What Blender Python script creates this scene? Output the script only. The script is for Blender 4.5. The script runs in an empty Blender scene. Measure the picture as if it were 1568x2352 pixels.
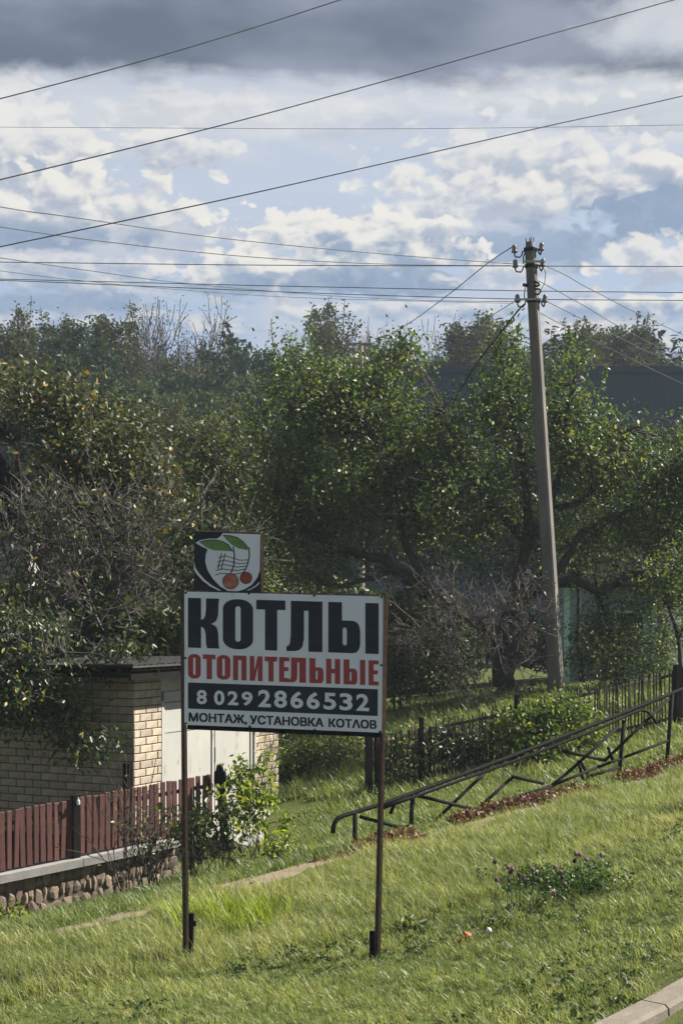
import bpy, bmesh, math, random
import numpy as np
from mathutils import Vector, Matrix
R = math.radians
random.seed(4)
RNG = np.random.default_rng(11)
SC = bpy.context.scene
COL = SC.collection

# ------------------------------------------------------------------ camera
H = 2.55            # eye height above the foot of the sign (seen from a bus)
F, U0, VH = 3600.0, 784.0, 1400.0
cam = bpy.data.cameras.new('camera'); camo = bpy.data.objects.new('camera', cam); COL.objects.link(camo)
camo.location = (0, 0, H); camo.rotation_euler = (R(90), 0, 0)
cam.lens = 36 * F / 2352; cam.sensor_width = 36; cam.shift_y = 224 / 2352
cam.clip_start = 0.1; cam.clip_end = 3000
SC.camera = camo

# ------------------------------------------------------------------ sun, exposure
SUN_DIR = Vector((0.965 * math.cos(R(41)), 0.262 * math.cos(R(41)), math.sin(R(41)))).normalized()
sun = bpy.data.lights.new('sun', 'SUN'); suno = bpy.data.objects.new('sun', sun); COL.objects.link(suno)
sun.energy = 4.9; sun.angle = R(0.55); sun.color = (1, .93, .82)
suno.rotation_euler = SUN_DIR.to_track_quat('Z', 'Y').to_euler()
SC.view_settings.view_transform = 'Standard'; SC.view_settings.look = 'None'
SC.view_settings.exposure = 1.55; SC.view_settings.gamma = 1
SC.view_settings.use_curve_mapping = False
SC.cycles.max_bounces = 6; SC.cycles.transparent_max_bounces = 8
SC.cycles.use_denoising = True

# ------------------------------------------------------------------ node helper
class NT:
    def __init__(s, nt): s.nt = nt
    def n(s, t, **kw):
        nd = s.nt.nodes.new(t)
        for k, v in kw.items():
            setattr(nd, k, v)
        return nd
    def put(s, sock, v):
        if isinstance(v, bpy.types.NodeSocket): s.nt.links.new(v, sock)
        elif v is not None:
            if hasattr(sock.default_value, '__len__') and not hasattr(v, '__len__'): sock.default_value = [v] * len(sock.default_value)
            elif hasattr(sock.default_value, '__len__') and len(sock.default_value) == 4 and len(v) == 3: sock.default_value = (*v, 1)
            else: sock.default_value = v
    def m(s, op, a, b=None, c=None, clamp=False):
        nd = s.n('ShaderNodeMath', operation=op, use_clamp=clamp)
        s.put(nd.inputs[0], a)
        if b is not None: s.put(nd.inputs[1], b)
        if c is not None: s.put(nd.inputs[2], c)
        return nd.outputs[0]
    def vm(s, op, a, b=None):
        nd = s.n('ShaderNodeVectorMath', operation=op); s.put(nd.inputs[0], a)
        if b is not None: s.put(nd.inputs[1], b)
        return nd.outputs[0]
    def smooth(s, x, a, b):
        nd = s.n('ShaderNodeMapRange', interpolation_type='SMOOTHSTEP'); s.put(nd.inputs[0], x)
        nd.inputs[1].default_value = a; nd.inputs[2].default_value = b
        return nd.outputs[0]
    def mix(s, fac, a, b, blend='MIX'):
        nd = s.n('ShaderNodeMix', data_type='RGBA', blend_type=blend)
        s.put(nd.inputs[0], fac); s.put(nd.inputs[6], a); s.put(nd.inputs[7], b)
        return nd.outputs[2]
    def noise(s, vec, scale, detail=4, rough=.5, dist=0):
        nd = s.n('ShaderNodeTexNoise'); s.put(nd.inputs['Vector'], vec)
        nd.inputs['Scale'].default_value = scale; nd.inputs['Detail'].default_value = detail
        nd.inputs['Roughness'].default_value = rough; nd.inputs['Distortion'].default_value = dist
        return nd.outputs['Fac']
    def xyz(s, x=0, y=0, z=0):
        nd = s.n('ShaderNodeCombineXYZ')
        for i, v in enumerate((x, y, z)): s.put(nd.inputs[i], v)
        return nd.outputs[0]
    def ramp(s, fac, stops):
        nd = s.n('ShaderNodeValToRGB'); cr = nd.color_ramp
        while len(cr.elements) < len(stops): cr.elements.new(.5)
        for e, (p, c) in zip(cr.elements, stops): e.position = p; e.color = (*c, 1)
        s.put(nd.inputs[0], fac); return nd.outputs[0]

# ------------------------------------------------------------------ sky: clear Nishita sky behind layers of cloud, by direction
world = bpy.data.worlds.new('World'); SC.world = world; world.use_nodes = True
SKY = .05
def build_sky():
    nt = world.node_tree; nt.nodes.clear(); N = NT(nt)
    out = N.n('ShaderNodeOutputWorld'); bg = N.n('ShaderNodeBackground'); nt.links.new(bg.outputs[0], out.inputs[0])
    bg.inputs[1].default_value = SKY
    sky = N.n('ShaderNodeTexSky', sky_type='NISHITA', sun_disc=False)
    sky.sun_elevation = R(41); sky.sun_rotation = math.atan2(SUN_DIR.x, SUN_DIR.y)
    sky.air_density = 1; sky.dust_density = 1.2; sky.ozone_density = 1.5
    tc = N.n('ShaderNodeTexCoord'); d = tc.outputs['Generated']
    sp = N.n('ShaderNodeSeparateXYZ'); N.put(sp.inputs[0], d)
    x, y, z = sp.outputs
    az = N.m('ARCTAN2', x, y)
    el = N.m('ARCSINE', z)
    # angles in degrees
    A = N.m('MULTIPLY', az, 180 / math.pi); E = N.m('MULTIPLY', el, 180 / math.pi)
    P = N.xyz(A, N.m('MULTIPLY', E, 1.5), 0)
    n1 = N.noise(P, .42, 9, .6)              # cumulus texture
    n1b = N.noise(N.vm('ADD', P, (.35, .6, 0)), .42, 9, .6)
    def billow(vec, scale):
        nd = N.n('ShaderNodeTexVoronoi', feature='SMOOTH_F1', voronoi_dimensions='2D'); N.put(nd.inputs['Vector'], vec); nd.inputs['Scale'].default_value = scale
        nd.inputs['Detail'].default_value = 2.5; nd.inputs['Roughness'].default_value = .55; nd.inputs['Smoothness'].default_value = .35
        return N.m('SUBTRACT', 1, nd.outputs['Distance'])
    warp = N.n('ShaderNodeTexNoise'); N.put(warp.inputs['Vector'], P); warp.inputs['Scale'].default_value = .8; warp.inputs['Detail'].default_value = 5
    Pb = N.vm('ADD', P, N.vm('MULTIPLY', N.vm('SUBTRACT', warp.outputs['Color'], (.5, .5, .5)), (1.3, 1.3, 0)))
    vb = billow(Pb, .62); vb2 = billow(N.vm('ADD', Pb, (.28, .42, 0)), .62)
    relief = N.m('ADD', N.m('MULTIPLY', N.m('SUBTRACT', n1, n1b), .45), N.m('MULTIPLY', N.m('SUBTRACT', vb, vb2), .16))
    Pw = N.xyz(N.m('MULTIPLY', A, .5), N.m('MULTIPLY', E, 2.2), 3.7)
    n2 = N.noise(Pw, .22, 6, .55, .6)
    n3 = N.noise(P, 1.6, 7, .62)
    clear = N.mix(.45, sky.outputs[0], N.mix(1, sky.outputs[0], (.80, .92, 1.12), 'MULTIPLY'))
    k = 10.
    def C(r, g, b): return (r * k, g * k, b * k)
    # sky tone by elevation: blue low down, pale lavender veil higher
    tone = N.ramp(N.m('MULTIPLY', E, 1 / 30.), [(0, (3.3, 4.1, 5.2)), (.24, (2.1, 3.1, 4.8)), (.36, (3.7, 4.5, 5.7)), (.5, (5.2, 5.6, 6.2)), (1, (3.6, 4.2, 5.3))])
    col = N.mix(.7, clear, tone)
    veil = N.smooth(n2, .42, .68)
    veil = N.m('MULTIPLY', veil, N.smooth(E, 3, 13))
    col = N.mix(N.m('MULTIPLY', veil, .7), col, C(.50, .50, .53))
    lowcloud = N.m('MULTIPLY', N.smooth(N.noise(N.xyz(N.m('MULTIPLY', A, .45), N.m('MULTIPLY', E, 1.7), 8.1), .42, 6, .55), .47, .56), N.m('SUBTRACT', 1, N.smooth(E, 11, 15)))
    shade = N.smooth(relief, -.08, .10)
    lowcol = N.mix(shade, C(.26, .335, .46), C(.60, .57, .53))
    col = N.mix(N.m('MULTIPLY', lowcloud, .75), col, lowcol)
    PX = 180 / math.pi / F
    def blob(col, cx, cy, rx, ry, white, grey, dens=1, soft=.28, kn=1.5, flat=0):
        ca = math.degrees(math.atan((cx - U0) / F)); ce = math.degrees(math.atan((VH - cy) / F))
        a = N.m('DIVIDE', N.m('SUBTRACT', A, ca), rx * PX); e = N.m('DIVIDE', N.m('SUBTRACT', E, ce), ry * PX)
        r2 = N.m('SQRT', N.m('ADD', N.m('MULTIPLY', a, a), N.m('MULTIPLY', e, e)))
        f = N.m('ADD', N.m('SUBTRACT', 1, r2), N.m('MULTIPLY', N.m('SUBTRACT', n1, .5), kn * .8))
        f = N.m('ADD', f, N.m('ADD', N.m('MULTIPLY', N.m('SUBTRACT', vb, .08), .95), N.m('MULTIPLY', N.m('SUBTRACT', n3, .5), .25)))
        mask = N.m('MULTIPLY', N.smooth(f, 0, soft * .75), dens)
        # bright towards the sun (upper right) and along the thin rim, grey in the body below
        sh = N.m('ADD', N.m('MULTIPLY', relief, 5.5), N.m('MULTIPLY', e, .5))
        sh = N.m('ADD', sh, N.m('SUBTRACT', .45, N.m('MULTIPLY', f, .35)))
        c = N.mix(N.smooth(sh, -.25, .75), grey, white)
        return N.mix(mask, col, c)
    W = C(.68, .665, .625); W2 = C(.60, .60, .60); G1 = C(.34, .385, .47); B1 = C(.19, .265, .385); B2 = C(.225, .30, .42)
    for b in [
        (1430, 270, 330, 60, B2, B1, .95, .5, 1.2), (1480, 480, 230, 100, B2, B1, .9, .6, 1.2),
        (60, 390, 190, 170, W, G1, .95, .3, 1.3), (200, 480, 260, 80, W, G1, .9, .3, 1.4),
        (40, 560, 320, 34, B2, B1, .8, .7, .8),
        (420, 255, 230, 50, W2, C(.33, .37, .45), .85, .5, 1.5), (390, 350, 140, 40, W, G1, .85, .4, 1.4),
        (760, 265, 260, 50, W2, G1, .65, .7, 1.6),
        (1180, 390, 330, 90, W, G1, .85, .5, 1.6), (1110, 470, 260, 60, W, G1, .75, .5, 1.5), (1420, 415, 160, 45, W, G1, .8, .5, 1.4),
        (1390, 205, 300, 34, W, G1, .9, .5, 1.2),
        (1200, 575, 300, 60, B2, B1, .75, .8, 1.0),
        (800, 575, 270, 85, W, B2, .95, .25, 1.2), (560, 640, 210, 48, W, B2, .9, .3, 1.2), (860, 650, 270, 36, B2, B1, .85, .5, .8),
        (200, 640, 280, 44, W2, B2, .7, .5, 1.2), (1000, 525, 110, 22, W, G1, .8, .5, 1.2),
        (1490, 620, 110, 62, W, G1, .85, .4, 1.3), (1150, 640, 130, 30, W, G1, .7, .5, 1.2), (120, 705, 300, 26, B2, B1, .7, .7, .8),
        (1000, 715, 340, 24, W2, B2, .7, .6, 1.0), (1440, 720, 260, 26, W, B2, .8, .5, 1.0),
    ]: col = blob(col, *b)
    # broken cloud over the rest of the dome
    far = N.smooth(N.m('ABSOLUTE', A), 15, 24)
    wide = N.m('MULTIPLY', N.smooth(N.noise(N.xyz(N.m('MULTIPLY', A, .3), N.m('MULTIPLY', E, .8), 5.5), .16, 6, .55), .45, .6), far)
    col = N.mix(N.m('MULTIPLY', wide, .8), col, N.mix(shade, C(.27, .31, .38), C(.62, .60, .56)))
    # heavy grey deck higher up, with a bright fringe under its edge
    edge = N.m('ADD', E, N.m('MULTIPLY', N.m('SUBTRACT', n2, .5), 2.4))
    edge = N.m('ADD', edge, N.m('MULTIPLY', N.m('SUBTRACT', n1, .5), 1.5))
    fringe = N.m('MULTIPLY', N.smooth(edge, 15.4, 17.6), .6)
    col = N.mix(fringe, col, N.mix(N.smooth(n2, .35, .65), C(.48, .51, .57), C(.66, .66, .65)))
    ca = N.m('MULTIPLY', N.m('SUBTRACT', A, 11.6), .33); ce = N.m('MULTIPLY', N.m('SUBTRACT', E, 20.2), .62)
    hole = N.m('SUBTRACT', 1, N.m('SQRT', N.m('ADD', N.m('MULTIPLY', ca, ca), N.m('MULTIPLY', ce, ce))))
    hole = N.smooth(N.m('ADD', hole, N.m('MULTIPLY', N.m('SUBTRACT', n1, .5), 1.6)), -.1, .7)
    dk = N.m('MULTIPLY', N.smooth(edge, 18.1, 19.0), N.m('SUBTRACT', 1, N.m('MULTIPLY', hole, .85)))
    thick = N.noise(N.xyz(N.m('MULTIPLY', A, .35), N.m('MULTIPLY', E, .9), 1.3), .3, 5, .5)
    deck = N.mix(N.smooth(thick, .38, .68), C(.108, .138, .195), C(.235, .27, .345))
    over = N.smooth(E, 34, 60)
    deck = N.mix(over, deck, N.mix(N.smooth(thick, .40, .66), C(.13, .16, .22), C(.27, .295, .355)))
    col = N.mix(dk, col, deck)
    low = N.smooth(z, -.02, 0.0)
    col = N.mix(low, C(.10, .11, .09), col)
    col = N.mix(1, col, (.84, .84, .84), 'MULTIPLY')
    N.put(bg.inputs[0], col)
build_sky()

# ------------------------------------------------------------------ pixel -> place, ground
def P(u, v, Y): return Vector(((u - U0) / F * Y, Y, H - (v - VH) / F * Y))
CP = []
def cp(u, v, Y): p = P(u, v, Y); CP.append((p.x, p.y, p.z))
for a in [(425, 2215, 11.61), (865, 2207, 11.55), (0, 2352, 9.9), (784, 2352, 9.75), (1380, 2352, 9.35), (1568, 2255, 9.9), (1568, 1920, 13.8), (1200, 2000, 13.6),
          (0, 2175, 13.2), (650, 2010, 15), (784, 1976, 15.43), (1100, 1893, 16.5), (1568, 1768, 18.55), (0, 2122, 17.4), (200, 2078, 18.05), (300, 2050, 18.5), (400, 2012, 18.9), (515, 1968, 19.25),
          (700, 1888, 20), (640, 1840, 22.3), (820, 1870, 20), (1009, 1806, 21), (1200, 1765, 21.5), (1400, 1716, 22), (1568, 1668, 22.8), (1275, 1606, 25.8), (1150, 1632, 25),
          (950, 1640, 27), (1568, 1590, 27)]: cp(*a)
CP += [(-6, 24, -.6), (-10, 17, -1.5), (-5, 13, -.65), (-3, 8, -.3), (0, 2, -.05), (-10, 2, -.9), (10, 2, .9), (4, 8, .42), (9, 14, 1.1), (9, 22, 1.9), (12, 32, 1.8), (0, 32, .4), (-12, 34, -1), (0, 45, .2), (25, 40, 1.8), (-25, 30, -1.5), (25, 15, 2.0), (-25, 10, -2), (0, 60, 0.)]
CP = np.array(CP)
def _tps():
    n = len(CP); X = CP[:, :2]
    r = np.linalg.norm(X[:, None] - X[None], axis=2); K = np.where(r > 0, r * r * np.log(r + 1e-9), 0) + np.eye(n) * .12
    Pm = np.c_[np.ones(n), X]; A = np.zeros((n + 3, n + 3)); A[:n, :n] = K; A[:n, n:] = Pm; A[n:, :n] = Pm.T
    return np.linalg.solve(A, np.r_[CP[:, 2], 0, 0, 0])
TW = _tps()
def gz(x, y):
    x = np.asarray(x, float); y = np.asarray(y, float); sh = x.shape; x = x.ravel(); y = y.ravel()
    xc = np.clip(x, -26, 26); yc = np.clip(y, 0, 60)
    r = np.hypot(xc[:, None] - CP[None, :, 0], yc[:, None] - CP[None, :, 1])
    z = (np.where(r > 0, r * r * np.log(r + 1e-9), 0)) @ TW[:-3] + TW[-3] + TW[-2] * xc + TW[-1] * yc
    dist = np.hypot(x, y - 20); w = np.clip((dist - 38) / 40, 0, 1); w = w * w * (3 - 2 * w)
    return (z * (1 - w)).reshape(sh)
def gz1(x, y): return float(gz(np.array([x]), np.array([y]))[0])
def G(u, v, y0=8, y1=70):
    Y = np.arange(y0, y1, .05); X = (u - U0) / F * Y; Z = H - (v - VH) / F * Y
    i = np.argmax(Z <= gz(X, Y)); Yh = float(Y[i]); return Vector(((u - U0) / F * Yh, Yh, gz1((u - U0) / F * Yh, Yh)))
def base(u, Y): x = (u - U0) / F * Y; return Vector((x, Y, gz1(x, Y)))

# ------------------------------------------------------------------ mesh helpers
def link(name, me, mat=None, parent=None):
    o = bpy.data.objects.new(name, me); COL.objects.link(o)
    if mat is not None and not me.materials: me.materials.append(mat)
    if parent is not None: o.parent = parent
    return o
def tag(o, label=None, cat=None, group=None, kind=None):
    if label: o['label'] = label
    if cat: o['category'] = cat
    if group: o['group'] = group
    if kind: o['kind'] = kind
    return o
def thing(name, label, cat, group=None, loc=(0, 0, 0)):
    o = bpy.data.objects.new(name, None); COL.objects.link(o); o.location = loc; o.empty_display_size = .2
    return tag(o, label, cat, group)
class MB:
    def __init__(s): s.v = []; s.f = []
    def add(s, vs, fs):
        b = len(s.v); s.v += [tuple(p) for p in vs]; s.f += [tuple(b + i for i in f) for f in fs]; return s
    def frame_box(s, o, ax, ay, az, x0, x1, y0, y1, z0, z1):
        c = [o + ax * x + ay * y + az * z for z in (z0, z1) for y in (y0, y1) for x in (x0, x1)]
        return s.add(c, [(0, 2, 3, 1), (4, 5, 7, 6), (0, 1, 5, 4), (2, 6, 7, 3), (0, 4, 6, 2), (1, 3, 7, 5)])
    def box(s, x0, x1, y0, y1, z0, z1):
        return s.frame_box(Vector((0, 0, 0)), Vector((1, 0, 0)), Vector((0, 1, 0)), Vector((0, 0, 1)), x0, x1, y0, y1, z0, z1)
    def cbox(s, o, ax, ay, az, x0, x1, y0, y1, z0, z1, c):
        """box with its front (-y) edges chamfered"""
        pts = [(x0, y1, z0), (x1, y1, z0), (x1, y1, z1), (x0, y1, z1), (x0, y0 + c, z0), (x1, y0 + c, z0), (x1, y0 + c, z1), (x0, y0 + c, z1),
               (x0 + c, y0, z0 + c), (x1 - c, y0, z0 + c), (x1 - c, y0, z1 - c), (x0 + c, y0, z1 - c)]
        vs = [o + ax * a + ay * b + az * d for a, b, d in pts]
        fs = [(0, 3, 2, 1), (8, 9, 10, 11)]
        for i in range(4):
            j = (i + 1) % 4; fs += [(i, j, 4 + j, 4 + i), (4 + i, 4 + j, 8 + j, 8 + i)]
        return s.add(vs, fs)
    def tube(s, pts, rad, n=8, cap=True, flat=None):
        pts = [Vector(p) for p in pts]
        if not hasattr(rad, '__len__'): rad = [rad] * len(pts)
        rings = []; prev = None
        for i, p in enumerate(pts):
            t = (pts[min(i + 1, len(pts) - 1)] - pts[max(i - 1, 0)]).normalized()
            if prev is None:
                a = Vector((0, 0, 1)) if abs(t.z) < .9 else Vector((1, 0, 0)); u = t.cross(a).normalized()
            else: u = (prev - t * prev.dot(t)).normalized()
            prev = u; w = t.cross(u)
            rings.append([p + (u * math.cos(2 * math.pi * k / n) + w * math.sin(2 * math.pi * k / n)) * rad[i] for k in range(n)])
        vs = [q for r in rings for q in r]; fs = []
        for i in range(len(pts) - 1):
            for k in range(n): fs.append((i * n + k, i * n + (k + 1) % n, (i + 1) * n + (k + 1) % n, (i + 1) * n + k))
        if cap: fs += [tuple(range(n - 1, -1, -1)), tuple((len(pts) - 1) * n + k for k in range(n))]
        return s.add(vs, fs)
    def lathe(s, o, axis, prof, n=10):
        axis = Vector(axis).normalized(); a = Vector((1, 0, 0)) if abs(axis.x) < .9 else Vector((0, 1, 0)); u = axis.cross(a).normalized(); w = axis.cross(u)
        vs = [Vector(o) + axis * h + (u * math.cos(2 * math.pi * k / n) + w * math.sin(2 * math.pi * k / n)) * r for r, h in prof for k in range(n)]
        fs = [(i * n + k, i * n + (k + 1) % n, (i + 1) * n + (k + 1) % n, (i + 1) * n + k) for i in range(len(prof) - 1) for k in range(n)]
        fs += [tuple(range(n - 1, -1, -1)), tuple((len(prof) - 1) * n + k for k in range(n))]
        return s.add(vs, fs)
    def mesh(s, name, smooth=False):
        me = bpy.data.meshes.new(name); me.from_pydata(s.v, [], s.f); me.update()
        bm = bmesh.new(); bm.from_mesh(me); bmesh.ops.recalc_face_normals(bm, faces=bm.faces); bm.to_mesh(me); bm.free()
        if smooth: me.polygons.foreach_set('use_smooth', [True] * len(me.polygons))
        return me
    def build(s, name, mat, parent=None, smooth=False): return link(name, s.mesh(name, smooth), mat, parent)

def np_mesh(name, V, Fq, attrs=None, smooth=False):
    """V (N,3), Fq (M,k) faces all of k corners; attrs: name -> (N,) floats"""
    me = bpy.data.meshes.new(name); V = np.asarray(V, np.float32); Fq = np.asarray(Fq, np.int32); k = Fq.shape[1]
    me.vertices.add(len(V)); me.vertices.foreach_set('co', V.ravel())
    me.loops.add(Fq.size); me.loops.foreach_set('vertex_index', Fq.ravel())
    me.polygons.add(len(Fq)); me.polygons.foreach_set('loop_start', np.arange(len(Fq), dtype=np.int32) * k)
    me.update(calc_edges=True)
    if smooth: me.polygons.foreach_set('use_smooth', np.ones(len(Fq), bool))
    for a, val in (attrs or {}).items():
        at = me.attributes.new(a, 'FLOAT', 'POINT'); at.data.foreach_set('value', np.asarray(val, np.float32))
    return me
def unit(a): return a / (np.linalg.norm(a, axis=1, keepdims=True) + 1e-9)
def leaf_arrays(C, L, rng, up=.5, width=.52, droop=.0, outward=None, tint=None):
    """folded six-vertex leaves at C (N,3)"""
    n = len(C); L = np.broadcast_to(np.asarray(L, float), (n,)) * rng.uniform(.7, 1.25, n)
    d = unit(rng.normal(size=(n, 3)) + (0 if outward is None else outward) + np.array([0, 0, -droop]))
    nn = unit(rng.normal(size=(n, 3)) + np.array([0, 0, up * 2]))
    s = unit(np.cross(d, nn)); nn = np.cross(s, d)
    w = L * width * rng.uniform(.75, 1.15, n) * .5; fold = rng.uniform(.05, .5, n) * w; curl = rng.uniform(-.02, .22, n) * L
    c = lambda a, b, h: C + d * (L * a)[:, None] + s * (w * b)[:, None] + nn * h[:, None]
    z = np.zeros(n)
    V = np.stack([c(0, 0, z), c(.3, 1, fold), c(.72, .78, fold * .7 - curl * .5), c(1, 0, -curl), c(.72, -.78, fold * .7 - curl * .5), c(.3, -1, fold)], 1).reshape(-1, 3)
    i = np.arange(n)[:, None] * 6
    Fq = np.concatenate([i + np.array([[0, 1, 2, 3]]), i + np.array([[3, 4, 5, 0]])])
    t = rng.random(n) if tint is None else tint
    return V, Fq, np.repeat(t, 6)
def seg_arrays(p0, p1, r0, r1, sides=3):
    p0 = np.asarray(p0, float); p1 = np.asarray(p1, float); n = len(p0); r0 = np.broadcast_to(r0, (n,)); r1 = np.broadcast_to(r1, (n,))
    d = unit(p1 - p0); a = np.where(np.abs(d[:, 2:3]) < .9, np.array([[0, 0, 1.]]), np.array([[1., 0, 0]])); u = unit(np.cross(d, a)); w = np.cross(d, u)
    vs = []
    for p, r in ((p0, r0), (p1, r1)):
        for k in range(sides):
            th = 2 * math.pi * k / sides; vs.append(p + (u * math.cos(th) + w * math.sin(th)) * r[:, None])
    V = np.stack(vs, 1).reshape(-1, 3); i = np.arange(n)[:, None] * 2 * sides
    Fq = np.concatenate([i + np.array([[k, (k + 1) % sides, sides + (k + 1) % sides, sides + k]]) for k in range(sides)])
    return V, Fq
def join_arrays(parts):
    V = []; Fq = []; T = []; o = 0
    for v, f, t in parts: V.append(v); Fq.append(f + o); T.append(t); o += len(v)
    return np.concatenate(V), np.concatenate(Fq), np.concatenate(T)

# ------------------------------------------------------------------ materials
def mat_new(name):
    m = bpy.data.materials.new(name); m.use_nodes = True; nt = m.node_tree; nt.nodes.clear(); N = NT(nt)
    out = N.n('ShaderNodeOutputMaterial'); return m, N, out
def surf(name, c1, c2=None, scale=6, rough=.7, bump=.2, bscale=None, spec=.3, metal=0, c3=None, c3scale=2, c3lo=.55, c3hi=.7, rnd=0, stretch=(1, 1, 1), coord='Object'):
    m, N, out = mat_new(name); b = N.n('ShaderNodeBsdfPrincipled'); N.nt.links.new(b.outputs[0], out.inputs[0])
    tc = N.n('ShaderNodeTexCoord'); vec = N.vm('MULTIPLY', tc.outputs[coord], stretch)
    n = N.noise(vec, scale, 6, .6); col = N.mix(N.smooth(n, .3, .7), c1, c2 or tuple(x * .75 for x in c1))
    if c3: col = N.mix(N.smooth(N.noise(N.vm('ADD', vec, (7, 3, 1)), c3scale, 6, .65), c3lo, c3hi), col, c3)
    if rnd:
        oi = N.n('ShaderNodeObjectInfo'); f = N.m('ADD', 1 - rnd, N.m('MULTIPLY', oi.outputs['Random'], 2 * rnd)); col = N.mix(1, col, N.xyz(f, f, N.m('ADD', N.m('MULTIPLY', f, .85), .15)), 'MULTIPLY')
    N.put(b.inputs['Base Color'], col); b.inputs['Roughness'].default_value = rough; b.inputs['Metallic'].default_value = metal; b.inputs['Specular IOR Level'].default_value = spec
    if bump:
        bp = N.n('ShaderNodeBump'); bp.inputs['Strength'].default_value = bump; bp.inputs['Distance'].default_value = .01
        N.put(bp.inputs['Height'], N.noise(vec, bscale or scale * 4, 5, .6)); N.nt.links.new(bp.outputs[0], b.inputs['Normal'])
    return m
def leafmat(name, stops, trans=.3, tcol=(1.25, 1.35, .5), rough=.5, spec=.3, inst=0):
    m, N, out = mat_new(name); b = N.n('ShaderNodeBsdfPrincipled'); tr = N.n('ShaderNodeBsdfTranslucent'); mx = N.n('ShaderNodeMixShader')
    at = N.n('ShaderNodeAttribute'); at.attribute_name = 'tint'; f = at.outputs['Fac']
    if inst:
        ai = N.n('ShaderNodeAttribute'); ai.attribute_name = 'itint'; ai.attribute_type = 'INSTANCER'
        f = N.m('ADD', N.m('MULTIPLY', f, 1 - inst), N.m('MULTIPLY', ai.outputs['Fac'], inst))
    col = N.ramp(f, stops)
    N.put(b.inputs['Base Color'], col); b.inputs['Roughness'].default_value = rough; b.inputs['Specular IOR Level'].default_value = spec
    N.put(tr.inputs[0], N.mix(1, col, tcol, 'MULTIPLY')); mx.inputs[0].default_value = trans
    L = N.nt.links; L.new(b.outputs[0], mx.inputs[1]); L.new(tr.outputs[0], mx.inputs[2]); L.new(mx.outputs[0], out.inputs[0])
    return m
M = {}
M['apple'] = leafmat('apple_leaf', [(0, (.030, .058, .022)), (.45, (.070, .112, .036)), (.8, (.12, .165, .052)), (.985, (.13, .16, .05)), (1, (.26, .24, .06))], trans=.36, rough=.45, spec=.34)
M['hazel'] = leafmat('yellowing_leaf', [(0, (.028, .040, .019)), (.4, (.058, .077, .033)), (.82, (.095, .106, .048)), (.965, (.17, .15, .045)), (1, (.30, .19, .05))], trans=.22)
M['gloss'] = leafmat('glossy_leaf', [(0, (.018, .036, .016)), (.6, (.04, .07, .028)), (.93, (.075, .10, .035)), (1, (.25, .23, .04))], trans=.18, rough=.42, spec=.35)
M['lime'] = leafmat('lime_leaf', [(0, (.08, .135, .02)), (.5, (.17, .235, .032)), (.9, (.27, .30, .045)), (1, (.36, .31, .06))], trans=.45)
M['grape'] = leafmat('grape_leaf', [(0, (.04, .075, .016)), (.5, (.085, .135, .025)), (.9, (.17, .21, .04)), (1, (.28, .24, .05))], trans=.35)
M['olive'] = leafmat('olive_leaf', [(0, (.03, .05, .016)), (.5, (.06, .085, .026)), (.9, (.11, .13, .04)), (1, (.2, .17, .05))], trans=.32)
M['rose'] = leafmat('rose_leaf', [(0, (.022, .045, .02)), (.5, (.045, .075, .03)), (.85, (.075, .10, .03)), (.95, (.18, .17, .03)), (1, (.20, .09, .04))], trans=.22, rough=.42, spec=.35)
M['red'] = leafmat('red_leaf', [(0, (.05, .025, .018)), (.3, (.09, .03, .025)), (.6, (.15, .035, .04)), (.8, (.12, .055, .035)), (.93, (.20, .15, .03)), (1, (.10, .12, .02))], trans=.2)
M['clover'] = leafmat('clover_leaf', [(0, (.02, .05, .014)), (.6, (.045, .09, .022)), (1, (.09, .14, .03))], trans=.25)
M['forest'] = leafmat('forest_leaf', [(0, (.020, .040, .024)), (.3, (.040, .064, .034)), (.55, (.068, .084, .043)), (.78, (.092, .085, .045)), (1, (.13, .10, .065))], trans=.16, inst=.72, spec=.05, rough=.8)
M['spruce'] = leafmat('spruce_needle', [(0, (.012, .024, .014)), (1, (.034, .050, .026))], trans=.08, spec=.15, rough=.6)
M['birch'] = leafmat('birch_leaf', [(0, (.025, .037, .019)), (.6, (.048, .060, .028)), (1, (.10, .09, .04))], trans=.2, spec=.06, rough=.75)
M['under'] = leafmat('undergrowth_leaf', [(0, (.014, .028, .011)), (.6, (.034, .055, .018)), (1, (.075, .095, .025))], trans=.25)
M['grass'] = leafmat('grass_blade', [(0, (.050, .085, .032)), (.25, (.118, .160, .060)), (.5, (.205, .240, .098)), (.76, (.31, .32, .15)), (1, (.46, .40, .22))], trans=.42, tcol=(1.25, 1.3, .6), rough=.45, spec=.35, inst=.55)
M['limegrass'] = leafmat('lime_grass_blade', [(0, (.10, .16, .015)), (.6, (.20, .26, .03)), (1, (.32, .32, .07))], trans=.45, rough=.45)
M['bark'] = surf('bark', (.045, .038, .032), (.022, .019, .018), 9, .9, .6, 30, stretch=(1, 1, .35))
M['twig'] = surf('grey_twig', (.10, .092, .088), (.05, .045, .043), 3, .85, 0)
M['twigmid'] = surf('dark_grey_twig', (.058, .050, .046), (.032, .027, .025), 3, .85, 0)
M['twigdark'] = surf('brown_twig', (.06, .05, .044), (.03, .026, .024), 3, .85, 0)
M['signwhite'] = surf('sign_white', (.63, .675, .75), (.55, .59, .67), 1.6, .55, .08, 60, c3=(.36, .37, .38), c3scale=7, c3lo=.56, c3hi=.8, stretch=(1, 1, .25))
M['signblack'] = surf('sign_black', (.012, .015, .025), (.018, .022, .034), 12, .6, .05, 60, spec=.25)
M['signred'] = surf('sign_red', (.30, .045, .045), (.25, .035, .04), 14, .5, .05)
M['signgreen'] = surf('sign_green', (.12, .23, .06), (.08, .17, .045), 25, .5, 0)
M['cherryred'] = surf('cherry_red', (.28, .045, .03), (.17, .028, .022), 18, .45, 0)
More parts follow.
